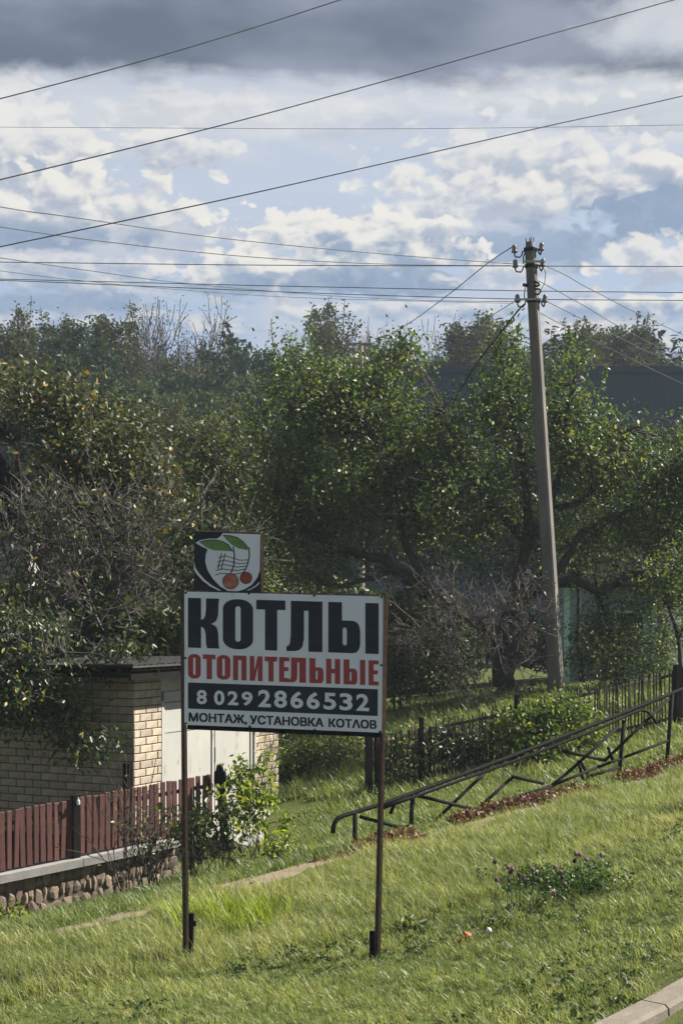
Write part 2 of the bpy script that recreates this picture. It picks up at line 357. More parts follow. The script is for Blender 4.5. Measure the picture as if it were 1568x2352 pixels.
M['cherrypale'] = surf('cherry_pale', (.33, .13, .09), (.26, .07, .05), 14, .5, 0, c3=(.42, .25, .2), c3scale=22)
M['rust'] = surf('rusty_steel', (.060, .040, .033), (.035, .026, .024), 25, .75, .35, 90, spec=.35, c3=(.14, .085, .06), c3scale=14)
M['blacksteel'] = surf('black_painted_steel', (.006, .0065, .008), (.010, .0095, .0095), 18, .8, .2, 60, spec=.08, c3=(.07, .045, .035), c3scale=22, c3lo=.62)
M['edgewood_lit'] = surf('brown_edge_lit_tone', (.24, .15, .105), (.16, .10, .075), 18, .8, .2, 60)  # paler brown holding the sunlit tone of the sign's sides
M['concrete'] = surf('pole_concrete', (.15, .138, .124), (.09, .084, .079), 2.2, .88, .35, 40, c3=(.17, .15, .14), c3scale=6, c3lo=.58, stretch=(1, 1, .4))
M['ceramic'] = surf('insulator_ceramic', (.16, .13, .13), (.12, .10, .11), 8, .25, 0, spec=.6)
M['wire'] = surf('wire', (.028, .03, .034), (.04, .042, .046), 5, .6, 0)
M['picket'] = surf('picket_red_paint', (.105, .043, .038), (.07, .030, .028), 10, .62, .3, 45, c3=(.18, .11, .08), c3scale=9, c3lo=.62, c3hi=.74, rnd=.22, stretch=(1, 1, .3))
M['darkwood'] = surf('dark_wood', (.016, .014, .013), (.010, .009, .009), 8, .9, .4, 40, spec=.05, stretch=(1, 1, .25))
M['lathwood'] = surf('lath_wood', (.050, .045, .038), (.028, .025, .022), 8, .85, .3, 40, stretch=(1, 1, .25), rnd=.25)
M['greywood'] = surf('grey_wood_lit_rail', (.30, .26, .21), (.20, .17, .14), 8, .85, .4, 40)
M['coping'] = surf('coping_stone', (.25, .245, .235), (.19, .185, .18), 5, .85, .3, 40, c3=(.2, .19, .17), c3scale=4)
M['stone'] = surf('field_stone', (.235, .18, .135), (.14, .11, .086), 7, .85, .6, 26, rnd=.30, c3=(.10, .085, .07), c3scale=4)
M['mortar'] = surf('mortar', (.12, .10, .082), (.08, .067, .056), 12, .95, .5, 50)
M['brick'] = surf('silicate_brick', (.35, .295, .23), (.29, .245, .19), 8, .85, .3, 45, rnd=.17, c3=(.19, .155, .125), c3scale=3, c3lo=.52)
M['brickmortar'] = surf('brick_mortar', (.085, .072, .06), (.06, .05, .043), 14, .95, .4, 60)
M['gatemetal'] = surf('pale_gate_paint', (.33, .33, .305), (.28, .28, .265), 1.6, .55, .05, 20, spec=.4, c3=(.15, .11, .085), c3scale=7, c3lo=.56, c3hi=.75, stretch=(1, 1, .45))
M['roof'] = surf('corrugated_roof', (.05, .048, .047), (.032, .031, .03), 5, .9, .3, 30)
M['fascia'] = surf('dark_fascia', (.013, .012, .012), (.009, .0085, .0085), 8, .95, .2, spec=.05)
M['blueclad'] = surf('blue_cladding', (.017, .044, .086), (.015, .039, .077), .5, .55, 0, spec=.3)
M['bluetrim'] = surf('blue_trim', (.016, .038, .072), None, .5, .5, 0)
M['paleblue'] = surf('pale_blue_plaster', (.20, .27, .30), (.15, .21, .235), 2, .85, .2)
M['mint'] = surf('mint_lit_trim', (.40, .58, .50), (.34, .50, .44), 3, .7, .1)  # mint holds the sunlit tone of the shed corner
M['whitewall'] = surf('whitewash', (.72, .71, .66), (.6, .6, .57), 2, .85, .2)
M['darkroof'] = surf('dark_roof_sheet', (.013, .013, .016), (.010, .0105, .013), 3, 1, .2, spec=.03)
M['greywall'] = surf('grey_plaster', (.38, .36, .33), (.28, .27, .25), 3, .9, .3)
M['kerb'] = surf('kerb_concrete', (.185, .165, .135), (.145, .13, .105), 6, .9, .4, 60, c3=(.22, .2, .165), c3scale=9, rnd=.08)
M['asphalt'] = surf('asphalt', (.055, .053, .05), (.04, .039, .037), 40, .92, .5, 160, c3=(.13, .11, .085), c3scale=2.5)
M['path'] = surf('path_earth', (.25, .20, .14), (.17, .135, .095), 6, .95, .5, 60, c3=(.14, .10, .075), c3scale=2, c3lo=.55, coord='Object')
M['purple'] = surf('clover_flower', (.20, .11, .17), (.12, .06, .09), 90, .8, 0)
M['pinkflower'] = surf('pink_flower', (.42, .16, .20), (.34, .11, .15), 90, .8, 0)
M['brownhead'] = surf('withered_flower', (.05, .032, .03), (.03, .02, .02), 90, .9, 0)
M['fluff'] = surf('dandelion_fluff', (.62, .62, .56), (.5, .5, .45), 60, .9, 0)
M['orangeleaf'] = surf('orange_dead_leaf', (.42, .16, .06), (.32, .12, .05), 20, .7, 0)
M['glass'] = surf('glass_bottle', (.55, .6, .62), (.4, .45, .48), 8, .08, 0, spec=.8)
def ground_mat():
    m, N, out = mat_new('ground_soil_and_turf'); b = N.n('ShaderNodeBsdfPrincipled'); N.nt.links.new(b.outputs[0], out.inputs[0])
    tc = N.n('ShaderNodeTexCoord'); v = tc.outputs['Object']
    c = N.mix(N.smooth(N.noise(v, 3.5, 6, .65), .35, .68), (.050, .075, .018), (.085, .095, .030))
    c = N.mix(N.smooth(N.noise(v, .9, 5, .6), .5, .72), c, (.115, .10, .045))
    c = N.mix(N.smooth(N.noise(v, 22, 4, .6), .5, .75), c, (.028, .035, .012))
    N.put(b.inputs['Base Color'], c); b.inputs['Roughness'].default_value = .95; b.inputs['Specular IOR Level'].default_value = .1
    bp = N.n('ShaderNodeBump'); bp.inputs['Strength'].default_value = .7; bp.inputs['Distance'].default_value = .03
    N.put(bp.inputs['Height'], N.noise(v, 30, 5, .7)); N.nt.links.new(bp.outputs[0], b.inputs['Normal'])
    return m
M['ground'] = ground_mat()

# ------------------------------------------------------------------ setting: ground, path, road, kerb
PT = Vector((.79, .613)); PN = Vector((-.613, .79)); PR = Vector((-.56, 15.0))     # path: direction, normal away from the road, a point on it
KT = Vector((.70, .714)).normalized(); KN = Vector((KT.y, -KT.x))                     # kerb direction, normal towards the road
KR = G(1474, 2334).to_2d()
def pathn(x, y): return (x - PR.x) * PN.x + (y - PR.y) * PN.y
def paths(x, y): return (x - PR.x) * PT.x + (y - PR.y) * PT.y
def kerbn(x, y): return (x - KR.x) * KN.x + (y - KR.y) * KN.y
def smoothstep(x, a, b): t = np.clip((x - a) / (b - a), 0, 1); return t * t * (3 - 2 * t)
def ground():
    def axis(parts): return np.unique(np.concatenate([np.arange(a, b, s) for a, b, s in parts]).round(4))
    xs = axis([(-1500, -300, 200), (-300, -60, 30), (-60, -12, 4), (-12, -6, .6), (-6, 8, .14), (8, 14, .6), (14, 60, 4), (60, 300, 30), (300, 1501, 200)])
    ys = axis([(-300, -20, 40), (-20, 6, 2), (6, 26, .14), (26, 40, .7), (40, 90, 4), (90, 400, 30), (400, 2001, 200)])
    X, Y = np.meshgrid(xs, ys); Z = gz(X, Y)
    Z = Z + .02 * np.sin(3.1 * X + 1.3 * Y) * np.sin(2.3 * Y - X) * ((np.abs(X) < 9) & (Y < 27))
    Z = Z - .18 * smoothstep(kerbn(X, Y), .03, .14) * (Y < 60)
    V = np.stack([X, Y, Z], 2).reshape(-1, 3); nx, ny = len(xs), len(ys)
    i = (np.arange(ny - 1)[:, None] * nx + np.arange(nx - 1)[None]).ravel()
    Fq = np.stack([i, i + 1, i + 1 + nx, i + nx], 1)
    o = link('ground', np_mesh('ground', V, Fq, smooth=True), M['ground']); tag(o, kind='structure')
ground()
def strip(name, R0, T, Nn, s0, s1, n0f, n1f, mat, lift, step=.12, cols=6):
    V = []; Fq = []; S = np.arange(s0, s1, step)
    for s in S:
        a, b = n0f(s), n1f(s)
        for k in range(cols + 1):
            n = a + (b - a) * k / cols; V.append((R0.x + T.x * s + Nn.x * n, R0.y + T.y * s + Nn.y * n))
    V = np.array(V); z = gz(V[:, 0], V[:, 1]) + lift
    m = (cols + 1)
    for i in range(len(S) - 1):
        for k in range(cols): Fq.append((i * m + k, i * m + k + 1, (i + 1) * m + k + 1, (i + 1) * m + k))
    o = link(name, np_mesh(name, np.c_[V, z], Fq, smooth=True), mat); tag(o, kind='structure'); return o
def wob(s, p): return .07 * math.sin(2.1 * s + p) + .05 * math.sin(5.3 * s + 2 * p) + .025 * math.sin(13 * s + p)
PW0 = lambda s: -.33 - .22 * float(smoothstep(-s, -.5, 1.5)) + wob(s, 0); PW1 = lambda s: .36 + wob(s, 2)
PW0 = lambda s: -.28 + wob(s, 0); PW1 = lambda s: .32 + wob(s, 2)
strip('path', PR, PT, PN, -9, 16, PW0, PW1, M['path'], .024)
strip('road', KR, KT, KN, -14, 30, lambda s: .10, lambda s: 7.0, M['asphalt'], -.115, step=.4, cols=12)
def kerb():
    root = bpy.data.objects.new('kerb', None); COL.objects.link(root); tag(root, kind='structure')
    me = None
    z3 = Vector((0, 0, 1))
    for k in range(-3, 5):
        s0 = k * 1.0 + .17; a = KR + KT * (s0 + .006); b = KR + KT * (s0 + .994)
        pa = Vector((a.x, a.y, gz1(a.x, a.y))); pb = Vector((b.x, b.y, gz1(b.x, b.y)))
        ax = (pb - pa).normalized(); ay = Vector((-KN.x, -KN.y, 0)); az = ax.cross(ay).normalized()
        if az.z < 0: az = -az
        if me is None:
            mb = MB(); L = .988; c = .022
            prof = [(-.075, -.25), (-.075, .02 - c), (-.075 + c, .02), (.11, .02), (.118, .012), (.118, -.25)]   # y (away from road +), z
            vs = [Vector((x, y, z)) for x in (0, L) for y, z in prof]; n = len(prof)
            fs = [(i, (i + 1) % n, n + (i + 1) % n, n + i) for i in range(n)] + [tuple(range(n)), tuple(range(2 * n - 1, n - 1, -1))]
            mb.add(vs, fs); me = mb.mesh('kerb_stone'); me.materials.append(M['kerb'])
        o = link('kerb_stone', me, None, root); mt = Matrix((ax, ay, az)).transposed().to_4x4(); mt.translation = pa + Vector((0, 0, random.uniform(-.004, .004))); o.matrix_world = mt
kerb()

# ------------------------------------------------------------------ far: forest, blue warehouse
def tree_verts_to(name, parts): V, Fq, T = join_arrays(parts); return np_mesh(name, V, Fq, {'tint': T})
def spruce_mesh(seed, h=14.):
    r = np.random.default_rng(seed); C = []; D = []
    for z in np.arange(.14, 1, .022):
        rad = .155 * h * (1 - z) ** .85 + .05; nb = int(6 + 12 * (1 - z))
        for a in r.uniform(0, 6.283, nb):
            for t in np.linspace(.15, 1, max(2, int(rad / .3))):
                rr = rad * t * r.uniform(.8, 1.1); C.append((rr * math.cos(a), rr * math.sin(a), z * h - .28 * rr + r.normal() * .08)); D.append((math.cos(a), math.sin(a), -.3))
    C = np.array(C); D = np.array(D) * 2
    return tree_verts_to('spruce_crown', [leaf_arrays(C, .40, r, up=.7, width=.36, outward=D)])
def leafy_mesh(seed, h=13., w=2.2, zc=.62, n=6000, leaf=.15, spiky=0, name='leafy_crown'):
    r = np.random.default_rng(seed); C = []; S = []
    nb = 34
    for b in range(nb):
        a = r.uniform(0, 6.283); z0 = r.uniform(.22, .93) * h; reach = w * (1 - (abs(z0 / h - .45) / .62) ** 2) * r.uniform(.5, 1.1); reach = max(reach, .25)
        dz = r.uniform(.25, .8) * (1.1 + spiky * 2) * reach * .8
        end = np.array([reach * math.cos(a), reach * math.sin(a), z0 + dz])
        m = n // nb; t = r.random(m) ** .6
        pts = np.array([0, 0, z0])[None] * (1 - t[:, None]) + end[None] * t[:, None] + r.normal(size=(m, 3)) * (.11 + .15 * w * (1 - t[:, None]) * .6)
        C.append(pts); S.append((np.array([0, 0, z0]), end))
    for q in range(7):
        m = n // 60; t = r.random(m); a = r.uniform(0, 6.283); b0 = np.array([.25 * w * math.cos(a), .25 * w * math.sin(a), h * r.uniform(.72, .82)]); b1 = np.array([.34 * w * math.cos(a), .34 * w * math.sin(a), h * r.uniform(.88, 1.0)])
        C.append(b0 + (b1 - b0) * t[:, None] + r.normal(size=(m, 3)) * (.05 + .16 * (1 - t[:, None]))); S.append((b0 * np.array([.2, .2, .9]), b1))
    C = np.concatenate(C); v, f = seg_arrays([a for a, b in S], [b for a, b in S], .03, .012)
    return tree_verts_to(name, [leaf_arrays(C, leaf, r, up=.4), (v, f, np.full(len(v), .9))])
def grow(r, starts, dirs, L0, rad0, levels, kids=(3, 5), spread=.55, up=.15, shrink=.62, nseg=3, wig=.12, grav=0):
    """random branching: returns segment arrays and tips"""
    S0 = []; S1 = []; R0 = []; R1 = []; tips = []
    def rec(p, d, L, rad, lev):
        q = np.array(p, float); dd = np.array(d, float)
        pts = [q.copy()]
        for i in range(nseg):
            dd = dd + r.normal(size=3) * wig + np.array([0, 0, up * (1 if lev > 0 else .5) - grav * (1 if lev < levels - 1 else 0)]); dd /= np.linalg.norm(dd)
            q2 = q + dd * L / nseg; ra = rad * (1 - .45 * i / nseg); rb = rad * (1 - .45 * (i + 1) / nseg)
            S0.append(q.copy()); S1.append(q2.copy()); R0.append(ra); R1.append(rb); q = q2; pts.append(q.copy())
        if lev > 0:
            for k in range(r.integers(kids[0], kids[1] + 1)):
                t = r.uniform(.3, 1) * nseg; i = min(int(t), nseg - 1); pp = pts[i] + (pts[i + 1] - pts[i]) * (t - i)
                nd = dd + r.normal(size=3) * spread; nd /= np.linalg.norm(nd); rec(pp, nd, L * shrink * r.uniform(.7, 1.2), rad * .55, lev - 1)
            rec(q, dd + r.normal(size=3) * spread * .4, L * shrink, rad * .6, lev - 1)
        else: tips.extend(pts[1:])
    for p, d in zip(starts, dirs): rec(p, d, L0 * r.uniform(.8, 1.15), rad0, levels)
    return np.array(S0), np.array(S1), np.array(R0), np.array(R1), np.array(tips)
def bare_mesh(seed, h=13., leafn=900):
    r = np.random.default_rng(seed)
    st = [(0, 0, h * z) for z in np.linspace(.25, .86, 26)]; a = r.uniform(0, 6.283, 26); dr = [(.42 * math.cos(t), .42 * math.sin(t), 1) for t in a]
    s0, s1, r0, r1, tips = grow(r, st, dr, h * .17, .045, 2, (2, 4), .5, .25)
    v, f = seg_arrays(s0, s1, np.maximum(r0, .018), np.maximum(r1, .015)); parts = [(v, f, np.full(len(v), .95))]
    pick = tips[r.integers(0, len(tips), leafn)] + r.normal(size=(leafn, 3)) * .15
    parts.append(leaf_arrays(pick, .10, r, tint=r.uniform(.5, .9, leafn)))
    v, f = seg_arrays([(0, 0, 0)], [(0, 0, h * .95)], .11, .02, 5); parts.append((v, f, np.full(len(v), .9)))
    return tree_verts_to('bare_crown', parts)
def trunk_mesh(h, r0):
    mb = MB(); mb.tube([(0, 0, -.3), (.05, 0, h * .4), (-.04, .03, h * .9)], [r0, r0 * .7, r0 * .15], 6); return mb.mesh('trunk')
FT = {'spruce': (spruce_mesh(1), 14.), 'birch': (leafy_mesh(2, 13, 1.7, n=6240, leaf=0.13, spiky=.7), 13.), 'poplar': (leafy_mesh(3, 14, 1.2, n=5280, leaf=0.13, spiky=1.2), 14.),
      'round': (leafy_mesh(4, 10, 2.8, n=7680, leaf=0.16), 10.), 'bare': (bare_mesh(5, 13, 2200), 13.)}
for k, mm in (('spruce', 'spruce'), ('birch', 'birch'), ('poplar', 'birch'), ('round', 'forest'), ('bare', 'twig')):
    FT[k][0].materials.append(M[mm])
def real_h(me):
    a = np.empty(len(me.vertices) * 3, np.float32); me.vertices.foreach_get('co', a); return float(np.percentile(a[2::3], 99.7))
FT = {k: (m, real_h(m)) for k, (m, h) in FT.items()}
TRK = trunk_mesh(10, .16); TRK.materials.append(M['bark'])
SKYTREES = [  # u, top v, Y, kind, scale of width, label
    (55, 704, 80, 'poplar', 1.0, 'pointed slim tree at the far left of the woodland skyline'),
    (18, 742, 76, 'birch', 1.2, 'full green tree on the skyline at the left border of the photo'),
    (135, 724, 84, 'birch', 1.1, 'feathery green tree top right of the pointed slim tree on the left skyline'),
    (200, 765, 78, 'round', 1.0, 'low rounded tree in the dip of the left skyline'),
    (262, 716, 82, 'birch', 1.3, 'bushy green tree beside the bare grey tree tops on the left skyline'),
    (318, 702, 88, 'bare', 1.0, 'bare grey tree standing right beside the bushy green skyline tree'),
    (362, 704, 86, 'bare', 1.1, 'middle one of the bare grey trees on the left skyline'),
    (412, 712, 90, 'bare', 1.0, 'bare grey tree just left of the tallest twiggy one'),
    (465, 700, 88, 'bare', 1.0, 'tallest twiggy bare tree at the right end of the bare group'),
    (520, 748, 84, 'spruce', .8, 'small lone spruce above the dip between the left woods and the apple tree'),
    (575, 786, 88, 'round', 1.0, 'low tree right of the small lone spruce on the skyline'),
    (735, 706, 82, 'poplar', 1.1, 'dark pointed tree behind the left side of the apple tree crown'),
    (776, 702, 86, 'poplar', 1.2, 'dark pointed tree next to the small wooden pole'),
    (826, 742, 92, 'bare', .9, 'thin bare tree behind the small wooden pole'),
    (905, 770, 90, 'bare', 1.0, 'low bare tree left of the wire running down from the concrete pole'),
    (1072, 733, 84, 'birch', 1.3, 'broad feathery tree above the blue warehouse left of the concrete pole'),
    (1112, 724, 86, 'birch', 1.1, 'tall feathery tree close to the thick cable left of the concrete pole'),
    (1158, 738, 82, 'spruce', 1.0, 'dense spruce just left of the concrete pole'),
    (1040, 745, 95, 'bare', 1.0, 'wispy bare tree at the left end of the trees above the warehouse'),
    (1264, 758, 82, 'spruce', .8, 'small dark spruce just right of the concrete pole'),
    (1332, 742, 84, 'birch', 1.3, 'broad dark tree second to the right from the concrete pole'),
    (1362, 748, 88, 'birch', 1.1, 'tree crossed by the upper slanting wire right of the pole'),
    (1440, 738, 86, 'birch', 1.4, 'wide leafy tree above the blue roof near the right'),
    (1470, 744, 90, 'birch', 1.1, 'leafy tree half behind the wide one above the blue roof'),
    (1512, 762, 82, 'spruce', .9, 'pointed spruce second from the right border'),
    (1556, 778, 84, 'spruce', 1.0, 'spruce at the right border of the photo'),
]
for i, (u, v, Y, kind, ws, lab) in enumerate(SKYTREES):
    me, h0 = FT[kind]; b = base(u, Y); top = P(u, v, Y).z; s = (top - b.z) / h0
    nm = {'spruce': 'spruce_tree', 'bare': 'bare_tree', 'birch': 'birch_tree', 'poplar': 'poplar_tree', 'round': 'leafy_tree'}[kind]
    t = thing(nm, lab, 'tree', 'trees along the woodland skyline', b)
    t.rotation_euler = (0, 0, i * 1.7)
    c = link('crown', me, None, t); c.scale = (s * ws, s * ws, s)
    k = link('trunk', TRK, None, t); k.scale = (s, s, s * h0 / 10.)
# instanced masses (wood, grass)
def scatter(name, pts, rot, scl, idx, tint, protos, kind='stuff', tilt=None):
    me = bpy.data.meshes.new(name); me.vertices.add(len(pts)); me.vertices.foreach_set('co', np.asarray(pts, np.float32).ravel())
    def at(n, ty, val, key='value'):
        a = me.attributes.new(n, ty, 'POINT'); a.data.foreach_set(key, np.asarray(val).ravel())
    at('rot', 'FLOAT_VECTOR', np.c_[np.zeros((len(pts), 2)) if tilt is None else tilt, rot].astype(np.float32), 'vector')
    scl = np.asarray(scl, np.float32); scl = np.repeat(scl[:, None], 3, 1) if scl.ndim == 1 else scl
    at('scl', 'FLOAT_VECTOR', scl, 'vector'); at('idx', 'INT', np.asarray(idx, np.int32)); at('itint', 'FLOAT', np.asarray(tint, np.float32))
    o = link(name, me); tag(o, kind=kind)
    cl = bpy.data.collections.new(name + '_kinds')
    for k, m in enumerate(protos):
        po = bpy.data.objects.new('%s_kind_%02d' % (name, k), m); cl.objects.link(po)
    ng = bpy.data.node_groups.new(name + '_scatter', 'GeometryNodeTree')
    ng.interface.new_socket('Geometry', in_out='INPUT', socket_type='NodeSocketGeometry'); ng.interface.new_socket('Geometry', in_out='OUTPUT', socket_type='NodeSocketGeometry')
    A = ng.nodes.new; L = ng.links.new
    gi, go = A('NodeGroupInput'), A('NodeGroupOutput'); ip = A('GeometryNodeInstanceOnPoints'); ci = A('GeometryNodeCollectionInfo'); mp = A('GeometryNodeMeshToPoints')
    ci.inputs['Collection'].default_value = cl; ci.inputs['Separate Children'].default_value = True; ci.inputs['Reset Children'].default_value = True
    ip.inputs['Pick Instance'].default_value = True
    def na(n, ty): x = A('GeometryNodeInputNamedAttribute'); x.data_type = ty; x.inputs['Name'].default_value = n; return x.outputs['Attribute']
    L(gi.outputs[0], mp.inputs[0]); L(mp.outputs[0], ip.inputs['Points']); L(ci.outputs[0], ip.inputs['Instance'])
    L(na('idx', 'INT'), ip.inputs['Instance Index']); L(na('scl', 'FLOAT_VECTOR'), ip.inputs['Scale'])
    er = A('FunctionNodeEulerToRotation'); L(na('rot', 'FLOAT_VECTOR'), er.inputs[0]); L(er.outputs[0], ip.inputs['Rotation'])
    L(ip.outputs[0], go.inputs[0])
    md = o.modifiers.new('scatter', 'NODES'); md.node_group = ng
    return o
def wood():
    r = np.random.default_rng(21); pts = []; sc = []; ti = []; ix = []
    kinds = [leafy_mesh(30, 12, 1.5, n=6240, leaf=.16, spiky=1.1, name='wood_crown'), leafy_mesh(31, 12, 1.3, n=5760, leaf=0.14, spiky=1.4, name='wood_crown'), leafy_mesh(32, 8, 3.0, n=6720, leaf=0.16, name='wood_crown'), bare_mesh(33, 12, 2500)]
    for m in kinds[:3]: m.materials.append(M['forest'])
    kinds[3].materials.append(M['twig']); WH = [real_h(m) for m in kinds]
    prof_u = [-700, 0, 60, 100, 180, 215, 260, 330, 465, 500, 560, 600, 680, 740, 800, 900, 1000, 1060, 1180, 1300, 1450, 1568, 2300]
    prof_v = [780, 790, 765, 800, 795, 815, 800, 805, 800, 810, 822, 825, 815, 800, 802, 808, 815, 802, 800, 800, 800, 806, 805]
    for row, (Y, dv) in enumerate([(96, 0), (90, 12), (84, 30), (78, 55), (72, 85), (66, 115)]):
        for u in np.arange(-700, 2300, 27 + row * 3):
            if row > 3 and u > 640: continue
            uu = u + r.normal() * 12; yy = Y + r.normal() * 1.5; b = base(uu, yy); v = np.interp(uu, prof_u, prof_v) + dv + abs(r.normal()) * 22
            k = r.choice([0, 0, 1, 1, 2, 3]) if row < 3 else r.choice([0, 1, 2, 2])
            h0 = WH[k]; s = (P(uu, v, yy).z - b.z) / h0
            pts.append(b); q = r.uniform(.75, 1.15); sc.append((s * q, s * q, s)); ix.append(k)
            ti.append(np.clip(r.normal(.45 if uu > 200 and row < 3 else .32, .3) + (.25 if (250 < uu < 620 and row < 3) else 0), 0, 1))
    o = scatter('forest', pts, r.uniform(0, 6.28, len(pts)), np.array(sc), ix, ti, kinds)
    o['label'] = 'mixed woodland closing off the view behind the gardens'
wood()
def warehouse():
    Y = 62; x0 = (800 - U0) / F * Y; x1 = 40.; zt = P(0, 842, Y).z
    t = thing('warehouse', 'long dark blue metal clad warehouse behind the apple tree', 'building', None, (x0, Y, 0))
    L = x1 - x0; mb = MB(); n = int(L / .3); xs = []; 
    for i in range(n):
        a = i * .3; xs += [(a, 0), (a + .13, 0), (a + .15, -.005), (a + .28, -.005)]
    vs = [Vector((x, y, z)) for z in (-1, zt - .25) for x, y in xs]; m = len(xs)
    mb.add(vs, [(i, i + 1, m + i + 1, m + i) for i in range(m - 1)]); mb.build('cladding', M['blueclad'], t)
    mb = MB(); mb.box(0, L, .05, 18, -1, zt - .3); mb.build('wall', M['blueclad'], t)
    mb = MB(); mb.box(-.15, L + .15, -.14, .04, zt - .26, zt); mb.build('eaves_trim', M['bluetrim'], t)
    mb = MB(); mb.add([(-.2, -.12, zt + .003), (L + .2, -.12, zt + .003), (L + .2, 9, zt + .6), (-.2, 9, zt + .6), (L + .2, 18.2, zt), (-.2, 18.2, zt)], [(0, 1, 2, 3), (3, 2, 4, 5)]); mb.build('roof', M['bluetrim'], t)
warehouse()
def far_pole():
    b = base(830, 46); top = P(828, 784, 46); t = thing('wooden_pole', 'small wooden pole with short crossarm rising behind the apple tree crown', 'utility pole', None, b)
    mb = MB(); mb.tube([(0, 0, -.3), Vector(top) - b], [.11, .07], 8); mb.build('shaft', M['greywood'], t)
    mb = MB(); z = (top - b).z - .14; mb.box(-.42, .30, -.12, -.07, z, z + .08); mb.build('crossarm', M['greywood'], t)
    for x in (-.36, .24):
        mb = MB(); mb.lathe((x, -.095, z + .08), (0, 0, 1), [(.015, 0), (.04, .03), (.03, .08), (.04, .1), (.01, .14)], 8); mb.build('insulator', M['ceramic'], t)
far_pole()

# ------------------------------------------------------------------ sheds and house half seen behind the trees
def hut(name, label, u0, u1, Y, v_top, mat, cornermat=None, roofmat='darkroof', depth=3., v_roof=None):
    a = base(u0, Y); x0, x1 = a.x, (u1 - U0) / F * Y; zt = P(0, v_top, Y).z - a.z; L = x1 - x0
    t = thing(name, label, 'shed', None, a)
    mb = MB(); mb.box(0, L, 0, depth, -.5, zt); mb.build('wall', M[mat], t)
    if cornermat:
        for x in (0, L): mb = MB(); mb.box(x - .05, x + .07, -.025, .05, -.4, zt); mb.build('lit_corner', M[cornermat], t)  # brighter corner strips, the sunlit edge put into their colour
        mb = MB(); wx = L * .55; mb.box(wx, wx + .7, -.03, .02, zt * .35, zt * .75); w = mb.build('window', M[cornermat], t)
        mb = MB(); mb.box(wx + .07, wx + .63, -.035, -.031, zt * .35 + .07, zt * .75 - .07); mb.build('pane', M['fascia'], w)
    rh = .9
    mb = MB(); o = .25
    mb.add([(-o, -o, zt - .05), (L + o, -o, zt - .05), (L + o, depth / 2, zt + rh), (-o, depth / 2, zt + rh), (L + o, depth + o, zt - .05), (-o, depth + o, zt - .05),
            (-o, -o, zt + .03), (L + o, -o, zt + .03), (L + o, depth / 2, zt + rh + .08), (-o, depth / 2, zt + rh + .08), (L + o, depth + o, zt + .03), (-o, depth + o, zt + .03)],
           [(0, 1, 2, 3), (3, 2, 4, 5), (6, 9, 8, 7), (9, 11, 10, 8), (0, 6, 7, 1), (4, 10, 11, 5), (0, 3, 9, 6), (3, 5, 11, 9), (1, 7, 8, 2), (2, 8, 10, 4)])
    mb.build('roof', M[roofmat], t)
    return t
hut('garden_shed', 'pale blue plastered garden shed seen under the apple tree boughs right of the concrete pole', 1300, 1500, 35, 1345, 'paleblue', 'mint')
hut('white_shed', 'whitewashed shed peeping out at the right border behind the trees', 1532, 1700, 36, 1385, 'whitewall', None)
def left_house():
    # a dark roofed house mostly outside the left border; its right roof slope shows between the leaves
    Y = 26.5; pts = [P(-560, 1240, Y), P(-230, 720, Y), P(118, 1235, Y)]
    b = base(-200, Y); t = thing('house', 'dark gabled house end at the left border behind the yellowing shrub', 'house', None, b)
    L = [p - b for p in pts]; d = Vector((-1.9, 5, 0)); e = .16
    mb = MB()
    up = Vector((0, 0, e))
    for i, j in ((0, 1), (1, 2)):
        a, c = L[i], L[j]; vs = [a, c, c + d, a + d, a + up, c + up, c + d + up, a + d + up]
        mb.add(vs, [(0, 1, 2, 3), (4, 7, 6, 5), (0, 4, 5, 1), (1, 5, 6, 2), (2, 6, 7, 3), (3, 7, 4, 0)])
    mb.build('roof', M['darkroof'], t)
    mb = MB(); i0 = L[0] + Vector((.35, .3, 0)); i2 = L[2] + Vector((-.45, .3, 0)); ap = L[1] + Vector((0, .3, -.35))
    mb.add([i0, i2, ap, i0 + d * .9, i2 + d * .9, ap + d * .9], [(0, 1, 2), (3, 5, 4), (0, 2, 5, 3), (1, 4, 5, 2)]); mb.build('gable', M['darkroof'], t)
    mb = MB(); mb.frame_box(Vector((0, 0, 0)), Vector((1, 0, 0)), Vector((0, 1, 0)), Vector((0, 0, 1)), i0.x, i2.x, i0.y, i0.y + 4.2, -.6, i0.z - .002); mb.build('wall', M['greywall'], t)
left_house()

